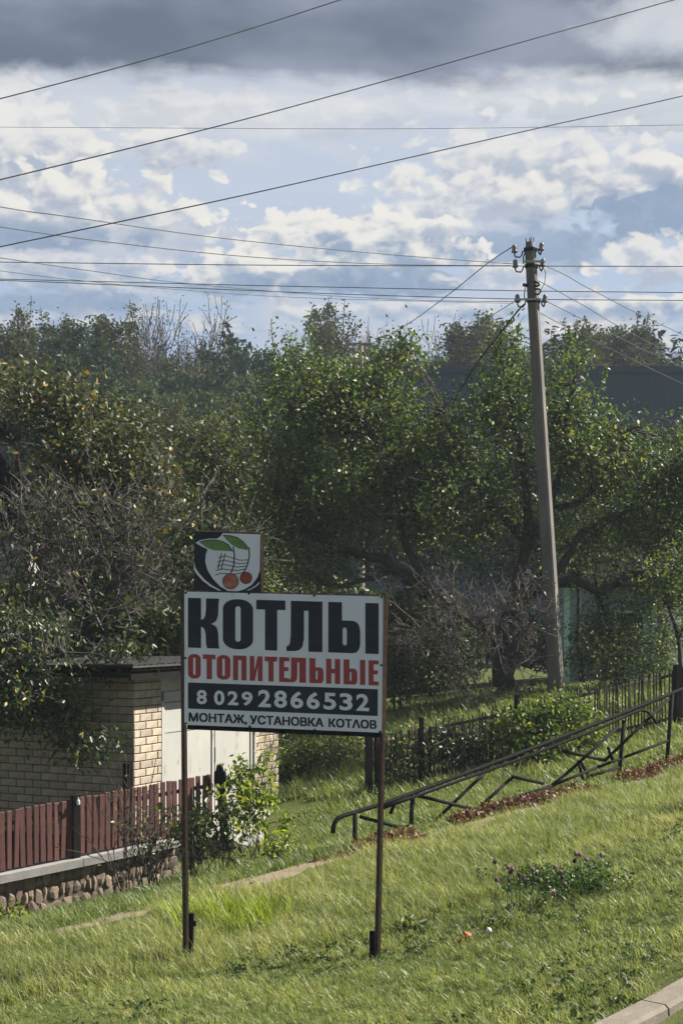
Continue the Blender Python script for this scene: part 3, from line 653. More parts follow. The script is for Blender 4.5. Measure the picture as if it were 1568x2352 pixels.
# ------------------------------------------------------------------ garage of silicate brick
def garage():
    c = P(308, 1700, 19.3); ang = R(63); T = Vector((math.cos(ang), math.sin(ang), 0)); B = Vector((-T.y, T.x, 0))   # T along the gate front, B back along the side wall
    Wf, D = 3.62, 5.2; zb = -.30; zt = 1.72
    O = Vector((c.x, c.y, 0))
    root = thing('garage', 'pale brick garage with a big pale metal gate behind the red picket fence', 'garage', None, (O.x, O.y, zb))
    off = Vector((O.x, O.y, zb)); Z = Vector((0, 0, 1)); h = zt - zb
    def loc(v): return v - off
    o0 = Vector((0, 0, 0))
    s_l, s_r = .60, 2.98                                            # gate opening along T
    # side wall (outer face along B, facing -T), front piers (outer face along T, facing -B)
    mb = MB(); mb.frame_box(o0, T, B, Z, .004, .25, .004, D, 0, h); side = mb.build('side_wall', M['brickmortar'], root)
    mb = MB(); mb.frame_box(o0, T, B, Z, .254, s_l, .004, .25, 0, h); fl = mb.build('front_pier', M['brickmortar'], root)
    mb = MB(); mb.frame_box(o0, T, B, Z, s_r, Wf, .004, .25, 0, h); fr = mb.build('front_pier', M['brickmortar'], root)
    mb = MB(); mb.frame_box(o0, T, B, Z, Wf - .25, Wf, .254, D, 0, h).frame_box(o0, T, B, Z, .254, Wf - .254, D - .25, D, 0, h); mb.build('rear_wall', M['brickmortar'], root)
    mb = MB(); mb.frame_box(o0, T, B, Z, s_l + .003, s_r - .003, .02, .24, h - .21, h); mb.build('lintel', M['greywall'], root)
    meshes = {}
    def brickmesh(L):
        k = round(L, 3)
        if k not in meshes:
            b = MB(); b.cbox(o0, Vector((1, 0, 0)), Vector((0, 1, 0)), Z, 0, L, -.007, .05, 0, .086, .006); meshes[k] = b.mesh('brick'); meshes[k].materials.append(M['brick'])
        return meshes[k]
    stuff = MB(); cnt = [0]
    def lay(wall, org, ax, ay, L, z0, z1, single):
        row = 0; z = z0
        while z < z1 - .05:
            x = 0.; first = True
            while x < L - .03:
                l = .122 if (first and row % 2) else .25; first = False
                l = min(l, L - x)
                if l < .04: break
                if single(x, z) and cnt[0] < 298:
                    o = link('brick', brickmesh(l), None, wall); cnt[0] += 1
                    a = Matrix.Rotation(random.gauss(0, .004), 3, 'Y'); m3 = Matrix((ax, ay, Z)).transposed() @ a
                    mt = m3.to_4x4(); mt.translation = org + ax * x + Z * z + ay * random.uniform(-.003, .003); o.matrix_local = mt
                else: stuff.cbox(org + ax * x + Z * z, ax, ay, Z, 0, l, -.007, .05, 0, .086, .006)
                x += l + .011
            row += 1; z += .0975
    nrow = int(h / .0975)
    # front piers first, then the side wall seen from the corner leftwards
    lay(fl, o0, T, B, s_l, 0, h, lambda x, z: z > .25)
    lay(fr, T * s_r, T, B, Wf - s_r, 0, h, lambda x, z: True)
    lay(side, B * 5.2, -B, T, 5.2 - .0, 0, h, lambda x, z: x > 2.95 and z > .3)
    st = stuff.build('brickwork', M['brick'], root); tag(st, kind='stuff')
    # gate: two leaves of pale sheet steel in a steel frame
    gap = (s_l + s_r) / 2 + .12
    for a, b_, nm in ((s_l + .06, gap - .012, 0), (gap + .012, s_r - .06, 1)):
        mb = MB(); mb.frame_box(o0, T, B, Z, a, b_, .03, .06, .06, h - .36); lf = mb.build('gate_leaf', M['gatemetal'], root)
        mb = MB()
        mb.frame_box(o0, T, B, Z, a + .0, a + .05, .012, .028, .06, h - .36).frame_box(o0, T, B, Z, b_ - .05, b_, .012, .028, .06, h - .36)
        mb.frame_box(o0, T, B, Z, a + .052, b_ - .052, .020, .028, 1.28, 1.31); mb.build('stiffener', M['gatemetal'], lf)
        for zz in (.35, 1.25):
            mb = MB(); e = a - .03 if nm == 0 else b_ + .03; mb.tube([o0 + T * e + B * .01 + Z * zz, o0 + T * e + B * .01 + Z * (zz + .13)], .022, 8); mb.build('hinge', M['fascia'], lf)
    mb = MB(); mb.frame_box(o0, T, B, Z, s_l + .003, s_l + .05, -.012, .08, 0, h - .33).frame_box(o0, T, B, Z, s_r - .05, s_r - .003, -.012, .08, 0, h - .33).frame_box(o0, T, B, Z, s_l + .052, s_r - .052, -.012, .08, h - .345, h - .215); mb.build('gate_frame', M['gatemetal'], root)
    mb = MB(); mb.tube([o0 + T * gap + B * .015 + Z * .8, o0 + T * gap + B * .015 + Z * 1.0], .014, 6); mb.build('handle', M['fascia'], root)
    # corrugated roof on a dark fascia
    zr = h + .01
    mb = MB(); mb.frame_box(o0, T, B, Z, -.55, Wf + .2, -.32, D + .2, zr, zr + .06); mb.build('roof_deck', M['fascia'], root)
    mb = MB(); mb.frame_box(o0, T, B, Z, -.57, Wf + .22, -.35, -.322, zr - .02, zr + .10); mb.build('fascia_board', M['fascia'], root)
    mb = MB(); n = 160; xs = np.linspace(-.6, Wf + .25, n); vs = []
    for y, dz in ((-.40, .16), (D + .25, .02)):
        for x in xs: vs.append(o0 + T * x + B * y + Z * (zr + dz + .018 * math.sin(x * 2 * math.pi / .13)))
    for y, dz in ((-.40, .152), (D + .25, .012)):
        for x in xs: vs.append(o0 + T * x + B * y + Z * (zr + dz + .018 * math.sin(x * 2 * math.pi / .13)))
    mb.add(vs, [(i, i + 1, n + i + 1, n + i) for i in range(n - 1)] + [(2 * n + i, 3 * n + i, 3 * n + i + 1, 2 * n + i + 1) for i in range(n - 1)] + [(i, 2 * n + i, 2 * n + i + 1, i + 1) for i in range(n - 1)])
    mb.build('roof_sheet', M['roof'], root)
    mb = MB(); mb.frame_box(o0, T, B, Z, -.62, Wf + .26, -.412, -.403, zr + .125, zr + .15); mb.build('roof_edge_strip', M['roof'], root)
    # dark downpipe against the corner
    mb = MB(); mb.frame_box(o0, T, B, Z, -.05, -.012, .03, .13, 0, .95); mb.build('corner_post', M['darkwood'], root)
    # ramp
    r = thing('ramp', 'worn concrete ramp in front of the pale garage gate', 'ramp', None, off)
    mb = MB(); v = [T * (s_l - .1) - B * .03 + Z * .10, T * (s_r + .1) - B * .03 + Z * .10, T * (s_r + .2) - B * 1.5 + Z * -.05, T * (s_l - .1) - B * 1.5 + Z * -.05]
    mb.add(v + [p - Z * .5 for p in v], [(0, 1, 2, 3), (4, 7, 6, 5), (0, 4, 5, 1), (1, 5, 6, 2), (2, 6, 7, 3), (3, 7, 4, 0)]); mb.build('slab', M['coping'], r)
    return off, T, B
GO, GT, GB = garage()

# ------------------------------------------------------------------ trees and shrubs
def lump(x, y, z, s, ph): return math.sin(s * x + ph) * math.sin(s * 1.3 * y + 2 * ph) + math.sin(s * .8 * z + ph * 3) * math.sin(s * 1.1 * x - s * .7 * z)
def plant(name, label, cat, b, limbs, vols, ncl, per, leaf, mat, seed, bark='bark', cr=.22, gap=.55, gs=1.7, twigr=.009, twigmat='twigdark', up=.5, droop=.2, crown='crown', width=.52, shell=.45, tips=None, group=None, lift=None):
    """limbs: list of (polyline, r0, r1) in world space; vols: list of (centre, radii, weight)"""
    r = np.random.default_rng(seed); t = thing(name, label, cat, group, b)
    bo = np.array(b)
    mb = MB(); nodes = []
    for pl, r0, r1 in limbs:
        pl = [Vector(p) for p in pl]; fine = []
        for i in range(len(pl) - 1):
            p0 = pl[max(i - 1, 0)]; p1 = pl[i]; p2 = pl[i + 1]; p3 = pl[min(i + 2, len(pl) - 1)]
            for k in range(4):
                q = k / 4; fine.append(.5 * ((2 * p1) + (p2 - p0) * q + (2 * p0 - 5 * p1 + 4 * p2 - p3) * q * q + (3 * p1 - p0 - 3 * p2 + p3) * q ** 3))
        fine.append(pl[-1]); n = len(fine)
        fine = [p + Vector(r.normal(size=3)) * r0 * .18 for p in fine]
        rad = [r0 + (r1 - r0) * i / (n - 1) for i in range(n)]
        mb.tube([p - b for p in fine], rad, 8); nodes += [np.array(p) for i, p in enumerate(fine) if i > n * .25]
    if limbs: mb.build('trunk', M[bark], t, smooth=True)
    nodes = np.array(nodes) if nodes else np.array([bo])
    w = np.array([v[2] for v in vols], float); w /= w.sum(); cl = []; guard = 0
    while len(cl) < ncl and guard < ncl * 30:
        guard += 1; c, rd, _ = vols[r.choice(len(vols), p=w)]
        d = r.normal(size=3); d /= np.linalg.norm(d); q = np.array(c) + d * np.array(rd) * r.random() ** shell
        if lump(q[0], q[1], q[2], gs, seed) > gap: continue
        cl.append(q)
    cl = np.array(cl)
    nr = np.argmin(((cl[:, None] - nodes[None]) ** 2).sum(2), 1); st = nodes[nr]
    far = np.linalg.norm(cl - st, axis=1)
    mid = (st + cl) / 2 + r.normal(size=cl.shape) * .12 * far[:, None] + np.array([0, 0, -.08]) * far[:, None]
    v1, f1 = seg_arrays(st, mid, twigr * 1.5, twigr); v2, f2 = seg_arrays(mid, cl, twigr, twigr * .5)
    nt = 3; side = cl[:, None, :] + r.normal(size=(len(cl), nt, 3)) * cr * 1.1; v3, f3 = seg_arrays(np.repeat(cl, nt, 0), side.reshape(-1, 3), twigr * .6, twigr * .3)
    V, Fq, T = join_arrays([(v1, f1, np.zeros(len(v1))), (v2, f2, np.zeros(len(v2))), (v3, f3, np.zeros(len(v3)))])
    link('twigs', np_mesh('twigs', V - bo, Fq), M[twigmat], t)
    n = len(cl) * per
    C = np.repeat(cl, per, 0) + r.normal(size=(n, 3)) * cr * np.array([1, 1, .8]); 
    out = unit(C - np.repeat(st, per, 0)) * .5
    tint = np.clip(np.repeat(r.normal(.5, .22, len(cl)), per) + r.normal(size=n) * .2, 0, 1)
    parts = [leaf_arrays(C, leaf, r, up, width, droop, out, tint)]
    if tips is not None:   # leafy upright shoots
        for pl in tips:
            pl = np.array(pl); m = 13; tt = np.linspace(0, 1, m); sh = np.stack([np.interp(tt, np.linspace(0, 1, len(pl)), pl[:, k]) for k in range(3)], 1)
            parts.append(leaf_arrays(np.repeat(sh, 2, 0), leaf * 1.15, r, .3, .5, -.3, None, r.uniform(.3, .7, 2 * m)))
            vv, ff = seg_arrays(sh[:-1], sh[1:], .008, .006); parts.append((vv, ff, np.full(len(vv), .1)))
    V, Fq, T = join_arrays(parts)
    link(crown, np_mesh(crown, V - bo, Fq, {'tint': T}), M[mat], t)
    return t
def vol(u, v, ru, rv, Y, rY, w=1): c = P(u, v, Y); return ((c.x, c.y, c.z), (ru / F * Y, rY, rv / F * Y), w)
def LP(Y, *uv): return [P(a[0], a[1], Y + (a[2] if len(a) > 2 else 0)) for a in uv]

# the big old apple tree
Ya = 27.6; ab = base(1152, Ya)
apple_limbs = [
    ([ab - Vector((0, 0, .3))] + LP(Ya, (1156, 1560), (1158, 1490), (1168, 1420)), 0.230, 0.187),
    (LP(Ya, (1160, 1470), (1085, 1420, -.2), (985, 1365, -.4), (905, 1305, -.5), (850, 1275, -.4), (790, 1265, -.2), (700, 1225, 0), (640, 1170, .3)), 0.139, 0.034),
    (LP(Ya, (985, 1365, -.4), (950, 1290, -.3), (925, 1230, -.1), (915, 1150, .1), (880, 1050, .2), (840, 940, .2)), 0.090, 0.025),
    (LP(Ya, (1168, 1430), (1190, 1340, .2), (1208, 1250, .3), (1215, 1150, .3), (1195, 1040, .2), (1170, 930, .1), (1160, 850, 0)), 0.139, 0.025),
    (LP(Ya, (1208, 1250, .3), (1130, 1160, .5), (1060, 1060, .6), (1020, 950, .5)), 0.074, 0.021),
    (LP(Ya, (1175, 1420), (1240, 1350, -.3), (1310, 1335, -.4), (1380, 1358, -.5), (1450, 1320, -.4), (1520, 1310, -.2), (1600, 1290, 0)), 0.107, 0.034),
    (LP(Ya, (1240, 1350, -.3), (1300, 1280, -.2), (1345, 1215, 0), (1420, 1180, .2), (1500, 1130, .3)), 0.090, 0.025),
    (LP(Ya, (1280, 1165, .3), (1330, 1150, .2), (1400, 1080, .1), (1440, 990, 0)), 0.066, 0.021),
    (LP(Ya, (1208, 1260, .3), (1260, 1170, .3), (1290, 1060, .3), (1300, 950, .1), (1320, 880, 0)), 0.082, 0.021),
    (LP(Ya, (905, 1305, -.5), (845, 1330, -.6), (770, 1345, -.7), (700, 1330, -.6)), 0.057, 0.017),
    (LP(Ya, (1370, 1356, -.5), (1385, 1400, -.5), (1395, 1450, -.5)), 0.041, 0.017),
]
apple_vols = [
    vol(760, 980, 190, 160, Ya + .2, 1.5, 1.5), vol(820, 905, 135, 85, Ya + .3, 1.3, .8), vol(700, 860, 90, 80, Ya + .2, .8, .35), vol(1030, 1050, 190, 160, Ya + .3, 1.6, 1.4), vol(1155, 925, 80, 100, Ya + .2, 1., .55),
    vol(1300, 965, 75, 120, Ya + .3, 1., .5), vol(1380, 1060, 70, 90, Ya + .3, 1, .4), vol(1440, 1090, 160, 125, Ya + .3, 1.6, 1.2), vol(1570, 1080, 85, 140, Ya + .3, 1.3, .6), vol(1530, 1220, 130, 110, Ya, 1.3, .8), vol(860, 1140, 260, 120, Ya, 1.6, 1.3), vol(680, 1180, 110, 130, Ya, 1.2, .7),
    vol(1060, 1180, 200, 90, Ya + .5, 1.4, .8), vol(1350, 1220, 150, 70, Ya + .5, 1.3, .45), vol(1155, 800, 45, 50, Ya + .2, .4, .12), vol(925, 810, 55, 40, Ya + .2, .5, .15), vol(1320, 830, 40, 45, Ya + .2, .4, .09),
    vol(780, 1310, 130, 40, Ya - .3, .8, .25), vol(1480, 1350, 120, 50, Ya, .8, .25), vol(1640, 1150, 110, 200, Ya, 1.4, .6)]
apple_tips = [LP(Ya, (625, 850), (628, 800), (622, 742)), LP(Ya, (650, 850), (655, 810), (668, 765)), LP(Ya, (720, 830), (712, 780), (708, 725)), LP(Ya, (905, 830), (925, 790), (918, 750)), LP(Ya, (930, 820), (940, 790), (952, 765)),
              LP(Ya, (1140, 820), (1150, 780), (1155, 750)), LP(Ya, (1180, 800), (1188, 770), (1190, 745)), LP(Ya, (1370, 900), (1385, 870), (1395, 840)), LP(Ya, (1300, 800), (1310, 780), (1305, 755))]
plant('apple_tree', 'huge old apple tree with dark crooked boughs behind the concrete pole', 'tree', ab, apple_limbs, apple_vols, 1750, 30, .082, 'apple', 3, cr=.20, gap=.66, gs=2.1, tips=apple_tips)
# yellowing tree at the left and smaller green tree between
Yh = 24; hb = base(150, Yh)
plant('hazel_tree', 'yellowing brownish shrubby tree at the left in front of the woods', 'tree', hb,
      [([hb - Vector((0, 0, .3))] + LP(Yh, (150, 1600), (140, 1350), (160, 1150), (150, 980)), .13, .03), (LP(Yh, (145, 1400), (240, 1250), (290, 1080)), .07, .02), (LP(Yh, (145, 1380), (60, 1220), (40, 1020)), .07, .02), (LP(Yh, (160, 1300), (330, 1200), (400, 1120)), .05, .02)],
      [vol(200, 1010, 140, 110, Yh, 1.2, 1.1), vol(100, 920, 100, 60, Yh, .8, .5), vol(260, 1080, 150, 110, Yh, 1.1, 1), vol(360, 1130, 80, 90, Yh, .9, .4), vol(160, 1120, 140, 70, Yh + .3, 1, .6), vol(-60, 890, 60, 60, Yh, .8, .3)],
      520, 28, .085, 'hazel', 7, cr=.24, gap=.6, gs=2.4, width=.6)
Yg = 31; gb = base(520, Yg)
plant('pear_tree', 'mid green tree rising between the yellowing shrubby tree and the apple tree', 'tree', gb,
      [([gb - Vector((0, 0, .3))] + LP(Yg, (520, 1400), (515, 1200), (505, 1020)), .13, .03)],
      [vol(520, 1060, 110, 120, Yg, 1.3, 1), vol(470, 1180, 110, 110, Yg, 1.2, .8), vol(570, 1180, 110, 140, Yg, 1.2, .8), vol(440, 1030, 50, 50, Yg, .7, .2), vol(520, 1330, 180, 130, Yg, 1.3, .8)],
      420, 26, .085, 'olive', 8, cr=.26, gap=.65)
# bare twiggy lilac with leafy hanging boughs in front of the garage wall
def twiggy(name, label, cat, b, starts, dirs, L0, rad, lev, mat, seed, leafn=0, leafmat_=None, leaf=.08, kids=(2, 4), spread=.5, up=.05, grav=0, filt=None, wig=.14, crown='foliage', shrink=.66):
    r = np.random.default_rng(seed); t = thing(name, label, cat, None, b); bo = np.array(b)
    s0, s1, r0, r1, tips = grow(r, starts, dirs, L0, rad, lev, kids, spread, up, shrink, 3, wig, grav)
    V, Fq = seg_arrays(s0 - bo, s1 - bo, np.maximum(r0, .005), np.maximum(r1, .004)); link('branches', np_mesh('branches', V, Fq), M[mat], t)
    if leafn:
        if filt is not None: tips = tips[filt(tips)]
        C = tips[r.integers(0, len(tips), leafn)] + r.normal(size=(leafn, 3)) * .05
        V, Fq, T = leaf_arrays(C, leaf, r, .4, .5, .5, None, r.random(leafn)); link(crown, np_mesh(crown, V - bo, Fq, {'tint': T}), M[leafmat_], t)
    return t
lb = base(120, 21.3); r_ = np.random.default_rng(3)
st = []; dr = []
for u, v, Y in [(20, 1440, 21), (90, 1450, 21.4), (160, 1440, 21), (230, 1430, 21.3), (300, 1420, 21.8), (360, 1420, 22), (60, 1360, 21.2), (200, 1350, 21.4), (320, 1340, 22), (120, 1300, 21.5), (270, 1290, 21.8), (400, 1380, 22.3), (-60, 1400, 21)]:
    for k in range(3):
        st.append(np.array(P(u + r_.normal() * 25, v + r_.normal() * 25, Y))); dr.append(np.array([r_.normal() * .55, r_.normal() * .3, 1.0]))
for u in (60, 120, 180, 300): st.append(np.array(base(u, 21.3))); dr.append(np.array([r_.normal() * .2, 0, 1]))
twiggy('lilac_bush', 'half bare old lilac of grey twigs above the garage roof', 'bush', lb, st, dr, .75, .016, 3, 'twig', 5, 1500, 'hazel', .085, kids=(2, 4), up=.03)
# leafy hanging bough in front of the shaded wall
Yo = 18.95; ob = base(-120, Yo)
plant('willow_bush', 'dark glossy leaved bush hanging over the shaded garage wall', 'bush', ob,
      [([ob] + LP(Yo, (-110, 1800), (-70, 1650), (40, 1545), (150, 1500), (215, 1520), (255, 1580)), .05, .008), (LP(Yo, (60, 1540), (110, 1570), (160, 1640), (180, 1720), (190, 1760)), .02, .006), (LP(Yo, (150, 1500), (230, 1505), (290, 1540), (310, 1570)), .014, .004), (LP(Yo, (200, 1515), (175, 1560), (185, 1620)), .012, .004), (LP(Yo, (-70, 1650), (-80, 1560), (-100, 1500)), .03, .01)],
      [vol(60, 1560, 110, 70, Yo, .45, 1), vol(130, 1620, 70, 60, Yo, .3, .7), vol(165, 1690, 50, 70, Yo, .25, .55), vol(245, 1700, 20, 45, Yo, .12, .14), vol(20, 1460, 120, 60, Yo + .5, .5, .8), vol(-60, 1600, 80, 100, Yo, .4, .6), vol(-180, 1560, 120, 140, Yo, .6, .9), vol(-330, 1350, 200, 260, Yo - .6, 1.3, 1.6), vol(-120, 1330, 110, 120, Yo - .2, .8, .8), vol(60, 1450, 160, 50, Yo + .3, .6, .5), vol(150, 1530, 90, 40, Yo, .3, .3), vol(270, 1490, 100, 26, Yo + .2, .3, .22), vol(20, 1620, 60, 60, Yo, .3, .5)],  # crown extended unseen to the left, added to shade the garage wall
      560, 16, .075, 'gloss', 12, cr=.11, gap=.7, gs=4, twigmat='twig', twigr=.006, droop=.9, width=.48)
# twigs of dead shrub in front of the apple trunk
db = base(1110, 23.6); st = []; dr = []
for u, v in [(1090, 1560), (1130, 1570), (1060, 1540), (1160, 1550), (1100, 1520), (1040, 1500), (1180, 1500), (1120, 1480), (1000, 1470), (1210, 1460), (1080, 1440)]:
    for k in range(2): st.append(np.array(P(u + r_.normal() * 15, v, 23.6 + r_.normal() * .3))); dr.append(np.array([(u - 1110) / 110. * .5 + r_.normal() * .55, r_.normal() * .35, .8]))
for u in (1080, 1110, 1140): st.append(np.array(base(u, 23.6))); dr.append(np.array([r_.normal() * .2, 0, 1]))
twiggy('dead_bush', 'bare grey twiggy bush in front of the apple tree trunk', 'bush', db, st, dr, .62, .013, 3, 'twigmid', 9, 260, 'hazel', .06, kids=(2, 4), spread=.6, up=.0)
def bush(name, label, u, v, ru, rv, Y, rY, ncl, per, leaf, mat, seed, cr=.12, extra=(), gap=.8, stems=4, cat='bush', gs=4., **kw):
    b = base(u, Y); rr = random.Random(seed)
    limbs = []
    for k in range(stems):
        uu = u + rr.uniform(-.6, .6) * ru; limbs.append(([b + Vector((rr.uniform(-.1, .1), rr.uniform(-.1, .1), -.05)), P((u + uu) / 2, v + rv * .3, Y), P(uu, v - rv * .4, Y + rr.uniform(-.2, .2))], .016, .005))
    return plant(name, label, cat, b, limbs, [vol(u, v, ru, rv, Y, rY, 1)] + list(extra), ncl, per, leaf, mat, seed, bark='twigdark', cr=cr, gap=gap, gs=gs, twigr=.005, **kw)
bush('currant_bush', 'rounded green bush between the garage and the gate posts', 735, 1775, 85, 85, 23.6, .7, 170, 28, .06, 'olive', 31, cr=.13, extra=[vol(680, 1760, 40, 60, 23.4, .4, .3), vol(790, 1740, 50, 50, 23.8, .4, .3)])
bush('elder_bush', 'bright leafed bush standing right beside the white sign panel behind the garden fence', 915, 1470, 60, 110, 27, .8, 150, 26, .075, 'lime', 32, cr=.16, extra=[vol(940, 1390, 50, 50, 27, .5, .3), vol(930, 1570, 60, 40, 27, .5, .3)], tint=None) if False else bush('elder_bush', 'bright leafed bush standing right beside the white sign panel behind the garden fence', 915, 1470, 60, 110, 27, .8, 150, 26, .075, 'olive', 32, cr=.16, extra=[vol(940, 1390, 50, 50, 27, .5, .3), vol(930, 1570, 60, 40, 27, .5, .3)])
bush('dark_shrub', 'dark leafy shrub right of the concrete pole foot', 1410, 1510, 140, 80, 26.6, .8, 260, 24, .06, 'apple', 33, cr=.15, extra=[vol(1500, 1480, 70, 80, 26.4, .5, .4), vol(1340, 1460, 50, 60, 26.8, .5, .25), vol(1430, 1410, 110, 50, 27, .5, .4)])
bush('snowberry_bush', 'glossy leaved shrub growing through the garden fence left of the lime climber', 1075, 1705, 95, 60, 21.62, .3, 190, 18, .06, 'gloss', 34, cr=.11, extra=[vol(990, 1710, 50, 50, 21.4, .25, .4), vol(905, 1740, 45, 55, 21.15, .2, .35)])
bush('grape_climber', 'bright lime green climber heaped over the garden fence', 1270, 1655, 100, 44, 21.6, .35, 250, 22, .07, 'grape', 35, cr=.11, cat='climbing plant', extra=[vol(1240, 1750, 85, 65, 21.2, .3, .8), vol(1350, 1710, 45, 55, 21.6, .25, .3), vol(1190, 1690, 50, 60, 21.4, .3, .4)])
# small trees at the right border
sb = base(1560, 24.3)
plant('young_tree', 'thin young tree at the right border above the garden fence', 'tree', sb, [([sb - Vector((0, 0, .2))] + LP(24.3, (1562, 1560), (1556, 1470), (1540, 1410), (1520, 1350), (1500, 1290)), .04, .012), (LP(24.3, (1556, 1470), (1580, 1400), (1590, 1300)), .025, .01)],
      [vol(1530, 1330, 60, 60, 24.3, .6, 1), vol(1600, 1320, 70, 110, 24.3, .6, 1), vol(1560, 1430, 60, 60, 24.3, .5, .6)], 90, 22, .065, 'apple', 41, cr=.16)
for k, (u0, v0, u1, v1, lab) in enumerate([(1385, 1560, 1372, 1370, 'slim slanting trunk of a young plum tree before the pale blue shed'), (1330, 1560, 1328, 1380, 'slim dark plum trunk closest to the concrete pole')]):
    pb = base(u0 + 10, 30)
    plant('plum_tree', lab, 'tree', pb, [([pb - Vector((0, 0, .2))] + LP(30, (u0, v0 - 60), (u0 - 5, v1 + 90), (u1, v1), (u1 - 6, v1 - 80)), .07, .02)], [vol(u1, v1 - 90, 70, 60, 30, .7, 1)], 40, 18, .07, 'apple', 51 + k, cr=.2)
# undergrowth and hedge closing the gaps behind the gardens
def undergrowth():
    r = np.random.default_rng(77); C = []
    for (u, v, ru, rv, Y, n) in [(760, 1480, 200, 150, 33, 9000), (1000, 1480, 120, 120, 33, 3500), (620, 1560, 120, 130, 30, 5000), (480, 1300, 200, 120, 34, 6500), (1330, 1480, 260, 70, 39, 6000), (1250, 1250, 380, 120, 40, 9000), (1180, 1090, 420, 110, 43, 15000), (860, 1060, 200, 110, 41, 7000), (1560, 1120, 160, 130, 42, 6000), (340, 1440, 140, 70, 25.5, 4500), (820, 1200, 260, 150, 41, 8000), (250, 1250, 300, 180, 29, 6500), (100, 1420, 300, 110, 26, 5000), (1620, 1450, 60, 140, 41, 2500)]:
        c = P(u, v, Y); d = r.normal(size=(n, 3)); d /= np.linalg.norm(d, axis=1, keepdims=True); C.append(np.array(c) + d * np.array([ru / F * Y, 1.1, rv / F * Y]) * (r.random((n, 1)) ** .4))
    C = np.concatenate(C); V, Fq, T = leaf_arrays(C, .13, r, .5)
    o = link('undergrowth', np_mesh('undergrowth', V, Fq, {'tint': T}), M['under']); tag(o, 'dense dark thicket closing the gaps behind the garden trees', kind='stuff')
undergrowth()

